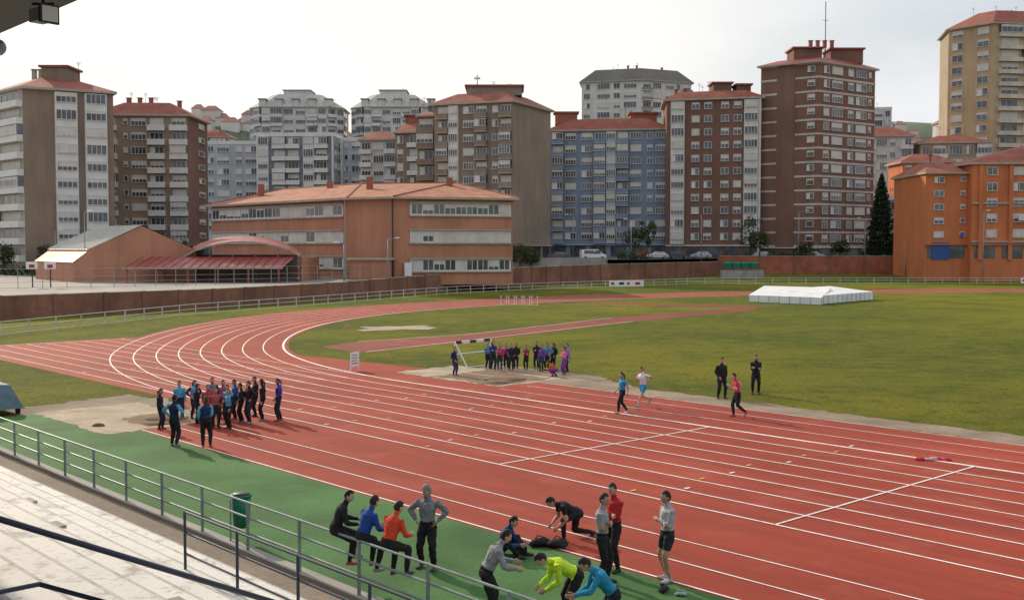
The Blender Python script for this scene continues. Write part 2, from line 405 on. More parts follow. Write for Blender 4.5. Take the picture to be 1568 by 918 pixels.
# runners / officials
runA=dict(pelv=.93,lean=10,feet=((.07,.34,.13),(.07,-.42,.34)),fpitch=(-12,60),hands=((-.02,-.16,-.27),(-.08,.28,-.12)),grounded=False,z=.0,slen=.5)
runB=dict(pelv=.92,lean=12,feet=((.07,-.30,.20),(.07,.12,.085)),fpitch=(50,0),hands=((-.08,.26,-.14),(-.02,-.2,-.25)),grounded=False,slen=.5,kpole=((-.1,1,0),(.1,1,.2)))
person('walking_athlete',4.31,43.0,200,top=(.05,.30,.55),pant=(.015,.02,.03),shoe=(.4,.4,.4),long_hair=True,h=1.66,pelv=.91,loose=1.3,feet=((.08,.22,.085),(.08,-.25,.11)),fpitch=(-8,30),hands=((.06,-.12,-.5),(.05,.2,-.46)),slen=.5,grounded=True,hair=(.05,.03,.02))
person('running_athlete',5.3,44.4,215,h=1.72,top=(.76,.77,.79),pant=(.03,.32,.55),plen=.4,shoe=(.05,.3,.5),hair=(.12,.07,.03),loose=1.4,**runA)
person('running_athlete',8.6,42.0,188,h=1.74,top=(.62,.03,.10),pant=(.02,.02,.03),shoe=(.5,.1,.1),loose=1.3,**runB)
person('standing_coach',8.95,47.1,285,top=BK,pant=BK,h=1.80,hands=POCK,feet=((.14,.03,.085),(.16,.0,.085)),loose=1.9)
person('standing_coach',10.75,48.6,260,top=BK,pant=BK,h=1.78,hands=CROSS,apole=CP,feet=((.12,.0,.085),(.14,.05,.085)),loose=1.9)
LB=(.13,.40,.64); RD=(.42,.06,.08); DK=(.025,.027,.036); BL=(.03,.09,.3)
g1=[(-12.5,39.1,1.5,DK,DK,20),(-11.0,35.8,1.72,NV,LB,70),(-12.5,41.4,1.5,LB,LB,300),(-9.9,35.6,1.70,(.02,.05,.13),LB,95),(-11.6,40.5,1.5,DK,DK,0),
(-11.1,40.2,1.5,RD,RD,290),(-10.6,39.4,1.5,(.45,.12,.12),RD,300),(-10.4,40.3,1.5,LB,LB,250),(-10.1,39.3,1.48,LB,DK,230),(-10.4,41.4,1.55,BL,BL,210),(-10.0,40.7,1.5,DK,DK,200),
(-9.65,40.5,1.6,BK,BK,220),(-9.3,41.1,1.6,BK,BK,190),(-11.5,42.3,1.52,(.2,.2,.24),DK,280),(-9.8,42.1,1.58,BK,BK,215),(-8.7,41.1,1.62,(.04,.05,.30),(.04,.05,.30),185),(-12.0,41.6,1.5,LB,NV,315),(-10.9,41.6,1.5,(.35,.1,.2),DK,260)]
poses=[POCK,((.07,.04,-.53),(.07,.04,-.53)),CROSS,HIPS,((.04,.12,-.48),(-.1,.2,-.2))]
for i,(x,y,h,a,b,fc) in enumerate(g1):
    ps=poses[(i*3)%5]
    person('student',x,y,fc+random.uniform(-12,12),h=h,top=a,sleeve=b,pant=random.choice([DK,BK,(.03,.03,.06)]),shoe=random.choice([(.3,.3,.3),DK,(.4,.08,.1)]),
       hands=ps,apole=(HP if ps is HIPS else CP if ps is CROSS else None),hair=random.choice([(.02,.013,.01),(.06,.035,.02),(.015,.01,.01)]),long_hair=R()<.4,
       feet=((.09+R()*.06,.06*R(),.085),(.09+R()*.05,-.08*R(),.085)),heady=random.uniform(-25,25),loose=1.7)
PK=(.65,.07,.22); PU=(.2,.06,.35); LBG=(.1,.25,.42)
g2=[(-2.9,55.5,1.5,NV,330),(-1.0,57.8,1.62,(.03,.05,.2),300),(-.65,58.2,1.42,PK,280),(-.3,58.6,1.42,(.55,.1,.3),265),(-.05,57.8,1.45,DK,280),(.22,58.8,1.4,BK,260),(.75,58.0,1.35,(.3,.05,.06),250),
(1.3,58.5,1.5,DK,260),(1.55,57.6,1.4,PU,240),(1.85,57.9,1.48,LBG,240),(2.2,58.2,1.45,DK,235),(2.65,55.6,1.5,(.7,.15,.35),215),(-1.3,58.5,1.45,LBG,310),(2.9,57.2,1.5,(.3,.2,.5),200)]
for i,(x,y,h,a,fc) in enumerate(g2):
    ps=poses[(i*2)%5]
    person('student',x,y,fc,h=h,top=a,pant=random.choice([DK,BK,(.05,.05,.1),(.2,.06,.3) if i==11 else DK]),shoe=random.choice([(.4,.4,.4),(.6,.1,.2),DK]),
       hands=ps,apole=(HP if ps is HIPS else CP if ps is CROSS else None),hair=random.choice([(.02,.013,.01),(.08,.045,.02),(.03,.02,.012)]),long_hair=R()<.6,
       feet=((.09,.06*R(),.085),(.1,-.06*R(),.085)),heady=random.uniform(-25,25),loose=1.5)
person('crouching_student',2.2,55.2,150,h=1.4,top=(.5,.12,.04),pant=(.22,.04,.3),pelv=.42,lean=50,feet=((.12,.12,.085),(.12,.0,.085)),hands=((-.02,.25,-.25),(-.02,.25,-.28)))
finish_people()

# ------------------------------------------------------------------ GROUND
poly('ground',[(-4000,-4000),(4000,-4000),(4000,4000),(-4000,4000)],0,GRASS)
polyst('green_turf_strip',[(-30,11.75),(44,11.75),(44,16.5),(-30,16.5)],.008,TURF)
polyst('concrete_path',[(-30,10.2),(90,10.2),(90,11.75),(-30,11.75)],.008,PATH)
polyst('running_track_straight',[(-40,16.5),(37.7,16.5),(37.7,19.4),(44.6,21.0),(76.6,21.0),(76.6,33),(44,36.6),(-40,36.6)],.008,TRACK)
polyst('dirt_path',roughpoly([(-40,36.6),(44,36.6),(46,40.5),(38,40.6),(34,38.5),(-40,38.2)],.45,.4),.004,DIRT)
polyst('bare_earth',roughpoly([(37.7,14.4),(46,14.4),(47,20.2),(44.6,20.9),(37.7,19.3)],.6,.4),.005,DIRT)
raw=[(-45,32),(-20,32),(0,32),(20,32),(36,32),(45,32),(52,33),(59,35.3),(65.3,38.8),(72,43.8),(79.6,51.5),(86,61.5),(90.4,75.3),(92.2,91),(91.5,107),(87.5,122),(80.5,139),(69,158),(52,172),(25,183),(-20,188),(-60,188)]
def cr(P,n):
    out=[]
    for i in range(len(P)-1):
        p0=Vector(P[max(0,i-1)]);p1=Vector(P[i]);p2=Vector(P[i+1]);p3=Vector(P[min(len(P)-1,i+2)])
        l01=max((p1-p0).length,1e-3);l12=(p2-p1).length;l23=max((p3-p2).length,1e-3)
        m1=((p1-p0)/l01*l12+(p2-p1)/l12*l01)/(l01+l12)*l12 if i>0 else (p2-p1)
        m2=((p2-p1)/l12*l23+(p3-p2)/l23*l12)/(l12+l23)*l12 if i<len(P)-2 else (p2-p1)
        for k in range(n):
            t=k/n; t2=t*t;t3=t2*t
            out.append(p1*(2*t3-3*t2+1)+m1*(t3-2*t2+t)+p2*(-2*t3+3*t2)+m2*(t3-t2))
    out.append(Vector(P[-1])); return out
inner=cr(raw,10)
for it in range(6):
    q=[p.copy() for p in inner]
    for i in range(60,len(inner)-1): inner[i]=(q[i-1]+q[i]*2+q[i+1])/4
def off(P,d):
    o=[]
    for i in range(len(P)):
        a=P[max(0,i-1)];b=P[min(len(P)-1,i+1)]; t=(b-a).normalized(); n=Vector((t.y,-t.x))
        o.append(P[i]+n*d)
    return o
def ribbon(mb,P,w,z,mat):
    A=off(P,-w/2);B=off(P,w/2)
    for i in range(len(P)-1):
        mb.face([ST(*A[i])+(z,),ST(*B[i])+(z,),ST(*B[i+1])+(z,),ST(*A[i+1])+(z,)],mat)
mb=MB(); A=off(inner,-.35); B=off(inner,10.7)
i0=45
for i in range(i0,len(inner)-1):
    mb.face([ST(*A[i])+(.012,),ST(*B[i])+(.012,),ST(*B[i+1])+(.012,),ST(*A[i+1])+(.012,)],TRACK)
mb.obj('running_track_bend')
mb=MB()
for k in range(9):
    ribbon(mb,off(inner,k*1.275),.15 if k==0 else .07,.016+.0005*k,LINE)
def seg(a,b,w=.065,z=.0225,mat=LINE):
    ribbon(mb,[Vector(a),Vector(b)],w,z,mat)
for k in range(9): seg((44.5,21.8+1.275*k),(75.8,21.8+1.275*k),.06,.022)
seg((75.8,21.3),(75.8,32.4)); seg((24.45,21.8),(24.45,32)); seg((14.75,21.8),(14.75,32)); seg((-12,21.8),(-12,32))
seg((-30,16.6),(37.6,16.6),.06,.020); seg((-30,17.75),(37.6,17.75),.05,.020); seg((-30,19.1),(37.6,19.1),.05,.020)
seg((-30,33.5),(37.5,33.5),.05,.020); seg((-30,35.2),(37.5,35.2),.05,.020); seg((-30,36.5),(44,36.5),.05,.020)
mb.obj('lane_markings')
mb=MB(); OR=pmat('orange_paint',(.75,.42,.08),.7,.2,3)
for k in range(9):
    for s in (4,9.5,19,28.5,34,38,50,57):
        s2=s+random.uniform(-.4,.4)
        if R()<.75: ribbon(mb,[Vector((s2,21.98+1.275*k)),Vector((s2,22.2+1.275*k))],.09,.024,random.choice([OR,LINE]))
mb.obj('track_marks')
polyst('sand_pit',roughpoly([(37.6,15.2),(44.4,15.2),(44.4,19.5),(37.6,19.3)],.3,.35),.014,SAND)
polyst('sand_pit_dug_sand',roughpoly([(38,17.2),(40.6,17.0),(41,19.1),(38,19.2)],.5,.3),.018,SANDW)
polyst('sand_pit',roughpoly([(38.2,34.0),(46.2,33.9),(46.5,38.4),(38.2,38.4)],.3,.35),.014,SAND)
polyst('sand_pit_dug_sand',roughpoly([(38.6,34.3),(43.4,34.2),(43.8,38.0),(38.8,38.0)],.6,.3),.018,SANDW)
mb=MB()
for (s,t,r,h) in ((39.5,18.4,.9,.16),(38.6,17.6,.6,.12),(40,36,1.2,.2),(39.3,35,.8,.15),(39.5,15.8,.25,.15)):
    x,y=ST(s,t); mb.sphere((x,y,-.02),(r,r*.8,h),SANDW,14,6)
mb.obj('sand_heap',True)
poly('javelin_runway',roughpoly([(-12.3,71.5),(-9.2,67.8),(-3.5,74.5),(10.6,96),(25.5,114),(24.2,117),(9.0,100.5),(-3.5,81.5),(-10.5,75.8)],.25,1.2),.004,TRACKD)
poly('high_jump_apron',[(4.2,124.5),(13,127.5),(22,124),(29,119),(26,117),(14,122)],.006,TRACKD)
poly('bare_patch',roughpoly([(-11.5,85),(-6,87.5),(-7,91),(-12,89.5)],1.2,1.0),.004,SAND)
mb=MB()
for a,b in (((-10.5,75.6),(-3.5,81.3)),((-3.5,81.3),(9,100.3)),((-9,68),(10.5,96)),((4.2,124.4),(14,122.1))):
    A=Vector(a);B=Vector(b);d=(B-A).normalized();n=Vector((-d.y,d.x))*.05
    mb.face([tuple(A-n)+(.013,),tuple(B-n)+(.013,),tuple(B+n)+(.013,),tuple(A+n)+(.013,)],LINE)
mb.obj('runway_markings')

# perimeter wall, yard and street terraces
WALLB=pmat('perimeter_brick',(.30,.14,.095),.9,.45,.25,.3,streak=True,fine=1.4)
WALLP=pmat('wall_pier',(.25,.12,.085),.9,.3,.25,.3,streak=True)
WALLR=pmat('red_brick_wall',(.42,.14,.085),.9,.4,.3,.3,streak=True,fine=1.4)
CAP=pmat('wall_cap',(.42,.37,.31),.8,.2,1)
wl=[(-90,50,2.1),(-60,78,2.1),(-45.2,97.5,2.1),(-39,105.9,2.05),(-31.4,116,2.0),(-22.5,134.4,2.0),(-12.3,155.3,2.4),(.6,180.8,3.0),(18.6,205,3.2),(42,225,3.4)]
def wall(name,pts,th,mat,post,pmatl,capm):
    mb=MB()
    for i in range(len(pts)-1):
        a=pts[i];b=pts[i+1]; L=math.dist(a[:2],b[:2]); u=((b[0]-a[0])/L,(b[1]-a[1])/L); n=(u[1],-u[0])
        k=max(1,int(L/post))
        for j in range(k):
            f0=j/k;f1=(j+1)/k; z=a[2]+(b[2]-a[2])*(j+.5)/k
            mb.obox(a,u,n,f0*L+.2,f1*L-.2,-th/2,th/2,-.1,z,mat)
            mb.obox(a,u,n,f0*L-.2,f0*L+.2,-th/2-.1,th/2+.1,-.1,z+.1,pmatl)
            mb.obox(a,u,n,f0*L+.2,f1*L-.2,-th/2-.04,th/2+.04,z,z+.09,capm)
    return mb.obj(name)
wall('brick_perimeter_wall',wl,.3,WALLB,4.2,WALLP,CAP)
wall('red_retaining_wall',[(42,225.2,4.5),(50,224,4.5),(113,222,4.5),(240,218,4.5)],.4,WALLR,7,WALLP,CAP)
mb=MB(); mb.face([(20,206,0.01),(30,200,.01),(60,201,.02),(240,197,.02),(240,218,.9),(50,223.7,.9),(42,224.8,.6)],GRASS); mb.obj('grass_bank')
poly('school_yard',[(-3000,60),(-90,51),(-60,78.5),(-45.6,98),(-39.4,106.3),(-31.8,116.4),(-22.9,134.7),(-12.7,155.6),(.2,181),(18,205.2),(18,300),(-3000,300)],1.8,PAV)
poly('street',[(-4000,192),(-50,192),(-35,209),(18,209),(18.8,205.4),(42,225.3),(50,224.2),(113,222.2),(240,218.2),(4000,218),(4000,4000),(-4000,4000)],4.0,ASPH)
mb=MB(); 
for a,b in(((-400,192),(-50,192)),((-50,192),(-35,209)),((-35,209),(18,209))):
    L=math.dist(a,b);u=((b[0]-a[0])/L,(b[1]-a[1])/L); mb.obox(a,u,(u[1],-u[0]),0,L,-.2,.2,1.7,4.3,CONC)
mb.obj('concrete_retaining_wall')
HILL=pmat('hill_green',(.13,.16,.10),1,.4,.01)
mb=MB()
for cx,cy,rx,ry,h in ((-260,900,200,150,105),(420,1300,420,200,150),(-700,1200,400,200,110)):
    mb.sphere((cx,cy,0),(rx,ry,h),HILL,40,20)
mb.obj('distant_hill',True)
mb=MB(); hw=[pmat('house_wall%d'%i,c,.9,.1,.1) for i,c in enumerate([(.65,.6,.55),(.55,.45,.38),(.7,.67,.65)])]; hr=pmat('house_roof',(.42,.22,.17),.9,.2,.1)
for i in range(200):
    x=random.uniform(-420,-100) if i<80 else random.uniform(160,620); y=random.uniform(780,900) if i<80 else random.uniform(1080,1200)
    w=random.uniform(8,16)
    if i<80: z=105*math.sqrt(max(0,1-((x+260)/200)**2-((y-900)/150)**2))-4
    else: z=150*math.sqrt(max(0,1-((x-420)/420)**2-((y-1300)/200)**2))-4
    if z<5: continue
    h=z+random.uniform(8,18)
    mb.box(x,x+w,y,y+10,z-5,h,random.choice(hw))
    mb.mesh([(x-.5,y-.5,h),(x+w+.5,y-.5,h),(x+w+.5,y+10.5,h),(x-.5,y+10.5,h),(x+w*.3,y+5,h+4),(x+w*.7,y+5,h+4)],[(0,1,5,4),(2,3,4,5),(1,2,5),(3,0,4)],hr)
mb.obj('distant_houses')

# ------------------------------------------------------------------ BUILDINGS
def W(c,v=.18): return pmat('facade',c,.85,v,.15,0,streak=True,spec=.2)
GL=glassmat('window_glass',(.07,.08,.09)); FR=pmat('window_frame',(.68,.67,.64),.5,.1,.5); BLIND=pmat('roller_blind',(.62,.59,.54),.7,.15,.7)
TILE=pmat('roof_tile',(.34,.11,.075),.85,.3,.4,.5,fine=2); TERRA=pmat('terracotta_tile',(.48,.20,.12),.9,.4,.5,.5,streak=True,fine=1.2); METR=pmat('red_metal_roof',(.30,.06,.055),.5,.2,.5)
def facade(mb,a,b,z0,z1,nf,pat,M,ground=0):
    L=math.dist(a,b); u=((b[0]-a[0])/L,(b[1]-a[1])/L); n=(u[1],-u[0])
    wt={'w':1.3,'W':2.0,'s':.8,'g':1.5,'b':1.9,'.':.45,'_':1.0,'|':.25,'p':1.0}
    tot=sum(wt[c] for c in pat); x=0; fh=(z1-z0-ground)/nf; zb=z0+ground
    rnd=random.Random(int(a[0]*10)+len(pat))
    for c in pat:
        w=wt[c]/tot*L; x0=x;x1=x+w; x=x1
        if c=='g':
            mb.obox(a,u,n,x0+.05,x1-.05,0,.75,zb,z1-.3,M['g'])
        if c=='|': mb.obox(a,u,n,x0,x1,0,.25,z0,z1,M['band']); continue
        if c=='p': mb.obox(a,u,n,x0,x1,0,.12,z0,z1,M['g']); continue
        for f in range(nf):
            zf=zb+f*fh
            def win(xa,xb,za,zc,o=0,nm=1):
                mb.obox(a,u,n,xa,xb,o+.01,o+.05,za,zc,GL)
                fr=M.get('fr',FR); t=.09
                mb.obox(a,u,n,xa-t,xb+t,o+.012,o+.13,zc,zc+t,fr); mb.obox(a,u,n,xa-t-.05,xb+t+.05,o+.012,o+.2,za-t,za,fr)
                mb.obox(a,u,n,xa-t,xa,o+.012,o+.13,za,zc,fr); mb.obox(a,u,n,xb,xb+t,o+.012,o+.13,za,zc,fr)
                for q in range(1,nm+1):
                    xm=xa+(xb-xa)*q/(nm+1); mb.obox(a,u,n,xm-.04,xm+.04,o+.052,o+.10,za,zc,fr)
                if rnd.random()<.6:
                    hh=(zc-za)*rnd.choice([.25,.4,.6,.95]); mb.obox(a,u,n,xa+.02,xb-.02,o+.054,o+.09,zc-hh,zc-.01,M.get('bl',BLIND))
                elif rnd.random()<.35: mb.obox(a,u,n,xa+.02,xa+(xb-xa)*rnd.uniform(.3,.5),o+.051,o+.056,za+.02,zc-.02,FR)
            if c=='w': win(x0+w*.22,x1-w*.22,zf+.95,zf+fh-.55)
            elif c=='W': win(x0+w*.12,x1-w*.12,zf+.95,zf+fh-.5,nm=3)
            elif c=='s': win(x0+w*.28,x1-w*.28,zf+1.2,zf+fh-.6,nm=0)
            elif c=='g':
                win(x0+w*.08,x1-w*.08,zf+1.0,zf+fh-.35,.75,nm=3)
            elif c=='b':
                win(x0+w*.14,x1-w*.14,zf+.15,zf+fh-.5,nm=2)
                mb.obox(a,u,n,x0+.05,x1-.05,.0,1.1,zf-.1,zf+.08,M['band'])
                if rnd.random()<M.get('closed',.25):
                    mb.obox(a,u,n,x0+.08,x1-.08,.02,1.04,zf+.08,zf+1.0,M['bal'])
                    win(x0+.25,x1-.25,zf+1.1,zf+fh-.35,1.0,nm=3)
                    mb.obox(a,u,n,x0+.1,x1-.1,.02,1.0,zf+1.0,zf+fh-.2,GL)
                else:
                    mb.obox(a,u,n,x0+.05,x1-.05,.98,1.08,zf+.08,zf+1.0,M['bal'])
                    mb.obox(a,u,n,x0+.05,x0+.14,.0,.98,zf+.08,zf+1.0,M['bal']); mb.obox(a,u,n,x1-.14,x1-.05,0,.98,zf+.08,zf+1.0,M['bal'])
    if M.get('lines'):
        for f in range(nf+1):
            zf=zb+f*fh; mb.obox(a,u,n,-.06,L+.06,0,.075,zf-.2,zf+.22,M['band'])
    if ground:
        k=max(2,int(L/4))
        for j in range(k): mb.obox(a,u,n,(j+.12)*L/k,(j+.88)*L/k,.01,.06,z0+.3,zb-.6,M.get('gr',GL))
        mb.obox(a,u,n,0,L,.0,.5,zb-.45,zb-.2,M['band'])
def roof(mb,fp,z,h,k=.35,over=.7,mat=None,eave=.35):
    mat=mat or TILE; c=(sum(p[0] for p in fp)/len(fp),sum(p[1] for p in fp)/len(fp)); E=[];T=[]
    for p in fp:
        d=math.dist(p,c); E.append((c[0]+(p[0]-c[0])*(d+over*1.4)/d,c[1]+(p[1]-c[1])*(d+over*1.4)/d)); T.append((c[0]+(p[0]-c[0])*k,c[1]+(p[1]-c[1])*k))
    m=len(fp)
    mb.face([e+(z,) for e in reversed(E)],FR)
    for i in range(m):
        j=(i+1)%m
        mb.face([E[i]+(z,),E[j]+(z,),E[j]+(z+eave,),E[i]+(z+eave,)],CAP)
        mb.face([E[i]+(z+eave,),E[j]+(z+eave,),T[j]+(z+h,),T[i]+(z+h,)],mat)
    mb.face([t+(z+h,) for t in T],mat)
def building(name,fp,z0,z1,nf,pats,M,rh=3,rk=.35,rmat=None,flat=False,ground=0,extra=None):
    mb=MB(); m=len(fp)
    for i in range(m):
        a=fp[i];b=fp[(i+1)%m]
        mb.face([a+(z0-5,),b+(z0-5,),b+(z1-.01,),a+(z1-.01,)],M['wall'][i%len(M['wall'])] if isinstance(M['wall'],list) else M['wall'])
        if i<len(pats) and pats[i]: facade(mb,a,b,z0,z1,nf,pats[i],M,ground)
    if flat:
        mb.face([p+(z1-.01,) for p in fp],CONC)
        for i in range(m):
            a=fp[i];b=fp[(i+1)%m];L=math.dist(a,b);u=((b[0]-a[0])/L,(b[1]-a[1])/L); mb.obox(a,u,(u[1],-u[0]),-.1,L+.1,-.25,.1,z1-.05,z1+.9,M['band'])
    else: roof(mb,fp,z1,rh,rk,mat=rmat)
    rnd=random.Random(int(fp[0][0]*7)); cx=sum(p[0] for p in fp)/m; cy=sum(p[1] for p in fp)/m
    for i in range(5):
        f=rnd.uniform(.0,.5); p=rnd.choice(fp); x=cx+(p[0]-cx)*f; y=cy+(p[1]-cy)*f; zt=z1+(1 if flat else rh*.9); hh=rnd.uniform(1.5,3.2)
        mb.cyl((x,y,zt-.5),(x,y,zt+hh),.04,DARK,n=4)
        for q in range(3): mb.cyl((x-.5+.1*q,y,zt+hh-.2*q),(x+.5-.1*q,y,zt+hh-.2*q),.025,DARK,n=4)
    if extra: extra(mb)
    return mb.obj(name)
def bx(x0,x1,y0,y1,z0,z1,wm,rm=None):
    def f(mb):
        mb.box(x0,x1,y0,y1,z0,z1,wm)
        if rm: mb.box(x0-.4,x1+.4,y0-.4,y1+.4,z1,z1+.35,rm)
    return f
def multi(*fs):
    def g(mb):
        for f in fs: f(mb)
    return g
def chim(x,y,z,h,n=1,dx=1.2,mat=None):
    def f(mb):
        for i in range(n): mb.box(x+i*dx,x+i*dx+.7,y,y+.7,z,z+h,mat or CAP); mb.box(x+i*dx-.12,x+i*dx+.82,y-.12,y+.82,z+h,z+h+.15,TILE)
    return f
brown=W((.29,.215,.165)); brownd=W((.225,.125,.095)); tan=W((.42,.33,.24)); white=W((.66,.64,.6),.1); beige=W((.50,.44,.36)); bluew=W((.22,.28,.37)); lil=W((.46,.48,.54)); greyd=W((.24,.26,.30))
orange=W((.60,.20,.09)); orb=W((.49,.235,.15)); redbr=W((.36,.14,.09)); pale=W((.58,.57,.53),.12)
wh=dict(band=FR,bal=FR,g=FR)
building('apartment_tower',[(-97,202),(-82.5,188),(-69.7,195),(-78,208),(-88,216)],4,33,10,['bb','__g.g.','' ,'ww','ww'],dict(wall=[beige,brown,brown,brown,brown],**wh),rh=3.6,rk=.25,
  extra=multi(bx(-83,-78.5,197,203,35,38,brown,TILE),chim(-86,200,35,3,2)))
building('apartment_block',[(-80,214),(-62.6,215),(-62.6,229),(-80,229)],4,31.5,9,['.b.sWb.b','.s'],dict(wall=[W((.34,.26,.19)),brownd,brown,brown],closed=.15,**wh),rh=3.0,rk=.5,extra=multi(chim(-76,220,33,2.6,3,2.2,redbr),chim(-66,220,33,2,1,1,redbr)),ground=3)
building('apartment_block',[(-79.7,290),(-66,290),(-66,305),(-79.7,305)],4,33,9,['wW.wW','ww'],dict(wall=W((.46,.48,.52)),**wh),flat=True,ground=3)
building('apartment_block',[(-65.6,286),(-45.5,284),(-45,302),(-65,302)],4,34.6,9,['|g.bb.gb.|','wWw'],dict(wall=greyd,closed=.3,**wh),flat=True,ground=3)
building('apartment_block',[(-45,292),(-35.2,290),(-35,305),(-45,305)],4,34,9,['|sW_','w_w'],dict(wall=lil,**wh),flat=True,ground=3)
building('apartment_block',[(-36.5,268),(-27.5,266),(-27,280),(-36,280)],4,31.8,8,['bWb','w'],dict(wall=pale,**wh),rh=2.6,ground=3)
building('apartment_block',[(-27,258),(-20.6,256),(-20,270),(-27,272)],4,32.5,8,['w.b','w'],dict(wall=brown,**wh),rh=2.8,ground=3,extra=bx(-25,-22,262,266,34,37,redbr,TILE))
for x0,x1,nm in ((-99,-64.5,0),(-60.5,-30,1)):
    xs=x0+5;xe=x1-5
    building('residential_tower',[(x0,424),(xs,419),(xe,419),(x1,424),(x1,440),(x0,440)],4,58.5,16,['gb','gbWWbg','bg','w','','w'],dict(wall=W((.64,.60,.54),.1),band=FR,bal=FR,g=FR),rh=5.5,rk=.55,rmat=W((.54,.52,.49)),
      extra=multi(bx((x0+x1)/2-5,(x0+x1)/2+5,424,434,62,65.5,white,CONC),*[bx(x0+4+6.2*i,x0+6.4+6.2*i,418.5,423,59,61.5,white,CONC) for i in range(5)]))
gb=dict(wall=[W((.29,.235,.19)),W((.33,.26,.205)),brown,brown],closed=.45,band=W((.42,.38,.34)),bal=W((.30,.24,.19)),g=FR)
building('apartment_tower',[(-19.2,226),(-15.5,225),(-15.5,238),(-19.2,238)],4,32.6,9,['b','w'],dict(wall=brown,closed=.3,band=W((.32,.29,.26)),bal=brown,g=FR),rh=1.5)
building('apartment_tower',[(-15.4,220.5),(.1,215),(8,231),(-9,238)],4,34.2,10,['.bg.Wb.wb','_'*6],gb,rh=2.6,rk=.6,ground=3,
  extra=multi(bx(-9,2,222,231,36.5,38.2,W((.29,.235,.19)),TILE),lambda mb:(mb.cyl((-7,225,38),(-7,225,41),.08,DARK),mb.cyl((-7.6,225,40.3),(-6.4,225,40.3),.25,WHITEP))))
bl=dict(wall=[bluew]*4,closed=.6,band=W((.36,.42,.49)),bal=W((.24,.30,.40)),g=W((.50,.53,.57)))
building('apartment_block',[(8.3,252),(35,247),(36,262),(9,266)],4,32.3,9,['.bW.WbgbW.wW|','ww'],bl,rh=3,rk=.6,ground=3.2,extra=multi(bx(10,15,256,260,34.5,37,redbr,TILE),bx(27,33,254,258,34.5,36.6,redbr,TILE)))
building('residential_tower',[(24,384),(44,378),(62,386),(60,400),(26,400)],4,62.5,18,['w.WwW.','bW.Wwb','w'],dict(wall=W((.68,.65,.59),.1),closed=.1,band=FR,bal=W((.3,.3,.3)),g=FR),rh=4.6,rk=.75,rmat=W((.2,.185,.17)),extra=multi(chim(40,388,66,3,2,3,greyd),chim(52,390,66,2.6,1,3,greyd)))
jm=dict(wall=brownd,closed=.3,band=FR,bal=FR,g=W((.66,.66,.63),.1))
building('apartment_block',[(33.7,243),(53.2,238),(54,254),(35,258)],4,38,11,['.g.ww.wwg|','w'],jm,rh=2.2,rk=.7,ground=3,extra=multi(bx(44,48,244,249,39.5,42,brownd,TILE),bx(49,52,243,248,39.5,41.5,brownd,TILE),chim(36,247,39,2,2,2,redbr)))
km=dict(wall=[W((.235,.13,.10))]*4,closed=.1,lines=True,band=W((.56,.51,.46)),bal=W((.2,.12,.1)),g=brownd)
building('apartment_tower',[(53.4,239.5),(63.8,232),(79,243),(68,254)],4,44.6,13,['..p.s','.wW.wWs.'],km,rh=1.6,rk=.7,ground=2.5,rmat=METR,
  extra=multi(bx(60,66,238,244,46,48.5,brownd,METR),bx(69,76,242,248,46,49,brownd,METR),chim(63,237,48.5,1.4,4,1.5,redbr),lambda mb:(mb.cyl((67.5,241,45),(67.5,241,59),.09,DARK),mb.cyl((66.8,241,55),(68.2,241,55),.04,DARK))))
building('apartment_block',[(95,302),(108,300),(109,315),(96,315)],4,36,9,['bWw.b','w'],dict(wall=pale,**wh),rh=3,ground=3)
building('residential_tower',[(133,422),(143,420),(143,435),(133,435)],4,58,15,['wWw'],dict(wall=W((.56,.58,.61),.1),**wh),flat=True)
building('apartment_block',[(92,262),(103,260),(103,272),(92,272)],4,26,6,['wwbw','w'],dict(wall=orange,**wh),rh=2.4,ground=3)
building('shop_building',[(80,252),(93,250),(93,260),(80,260)],4,17,3,['WWW','w'],dict(wall=greyd,**wh),flat=True,ground=3.5)
building('apartment_block',[(110,300),(128,297),(128,312),(111,312)],4,34,8,['wbWwb','w'],dict(wall=tan,closed=.3,**wh),rh=2.5)
for i,(x,w,h,c) in enumerate([(150,14,48,(.55,.47,.4)),(168,12,55,(.6,.5,.43)),(183,16,52,(.5,.4,.33)),(200,14,64,(.57,.55,.52)),(-130,18,50,(.57,.52,.47)),(-150,16,58,(.52,.43,.37)),(128,16,50,(.58,.58,.58)),(90,15,44,(.57,.52,.47)),(-20,14,48,(.57,.52,.47))]):
    building('distant_apartment_block',[(x,500+i*6),(x+w,498+i*6),(x+w,512+i*6),(x,512+i*6)],4,h,13,['wbWwb','w'],dict(wall=W(c,.1),**wh),rh=3,rk=.5)
om=dict(wall=[orange]*4,band=W((.52,.18,.09)),bal=orange,g=orange)
def mex(mb):
    blue=pmat('blue_door',(.03,.09,.3),.5,.1,1); mb.box(77.6,80.8,204.72,204.90,4.1,7.2,blue)
    mb.box(82.6,83.2,204.5,204.6,8.2,8.8,pmat('sign_blue',(.03,.12,.5),.5,.05,1))
def mex2(mb):
    L=math.dist((84,203),(99,202.6)); u=(15/L,-.4/L); n=(u[1],-u[0])
    for x in (1.2,6.6,12.9): mb.obox((84,203),u,n,x,x+.7,.0,.5,4,21.2,orange)
    for z in (7.2,14.2): mb.obox((84,203),u,n,0,L,.0,.35,z,z+.35,CAP)
    mb.obox((84,203),u,n,8.2,12.2,.5,.9,11.2,11.4,FR); mb.obox((84,203),u,n,8.2,12.2,.82,.9,11.4,12.3,FR)
building('orange_brick_building',[(76.3,205),(84,204.8),(84,222),(76.3,222)],4,19.8,5,['.w..s','sss'],om,rh=2.6,rk=.3,ground=3.2,extra=mex)
building('orange_brick_building',[(84,203),(99,202.6),(125,206),(125,225),(84,225)],4,21.4,5,['..w.W.w','sss.ss'],om,rh=4.2,rk=.3,ground=3.2,extra=mex2)
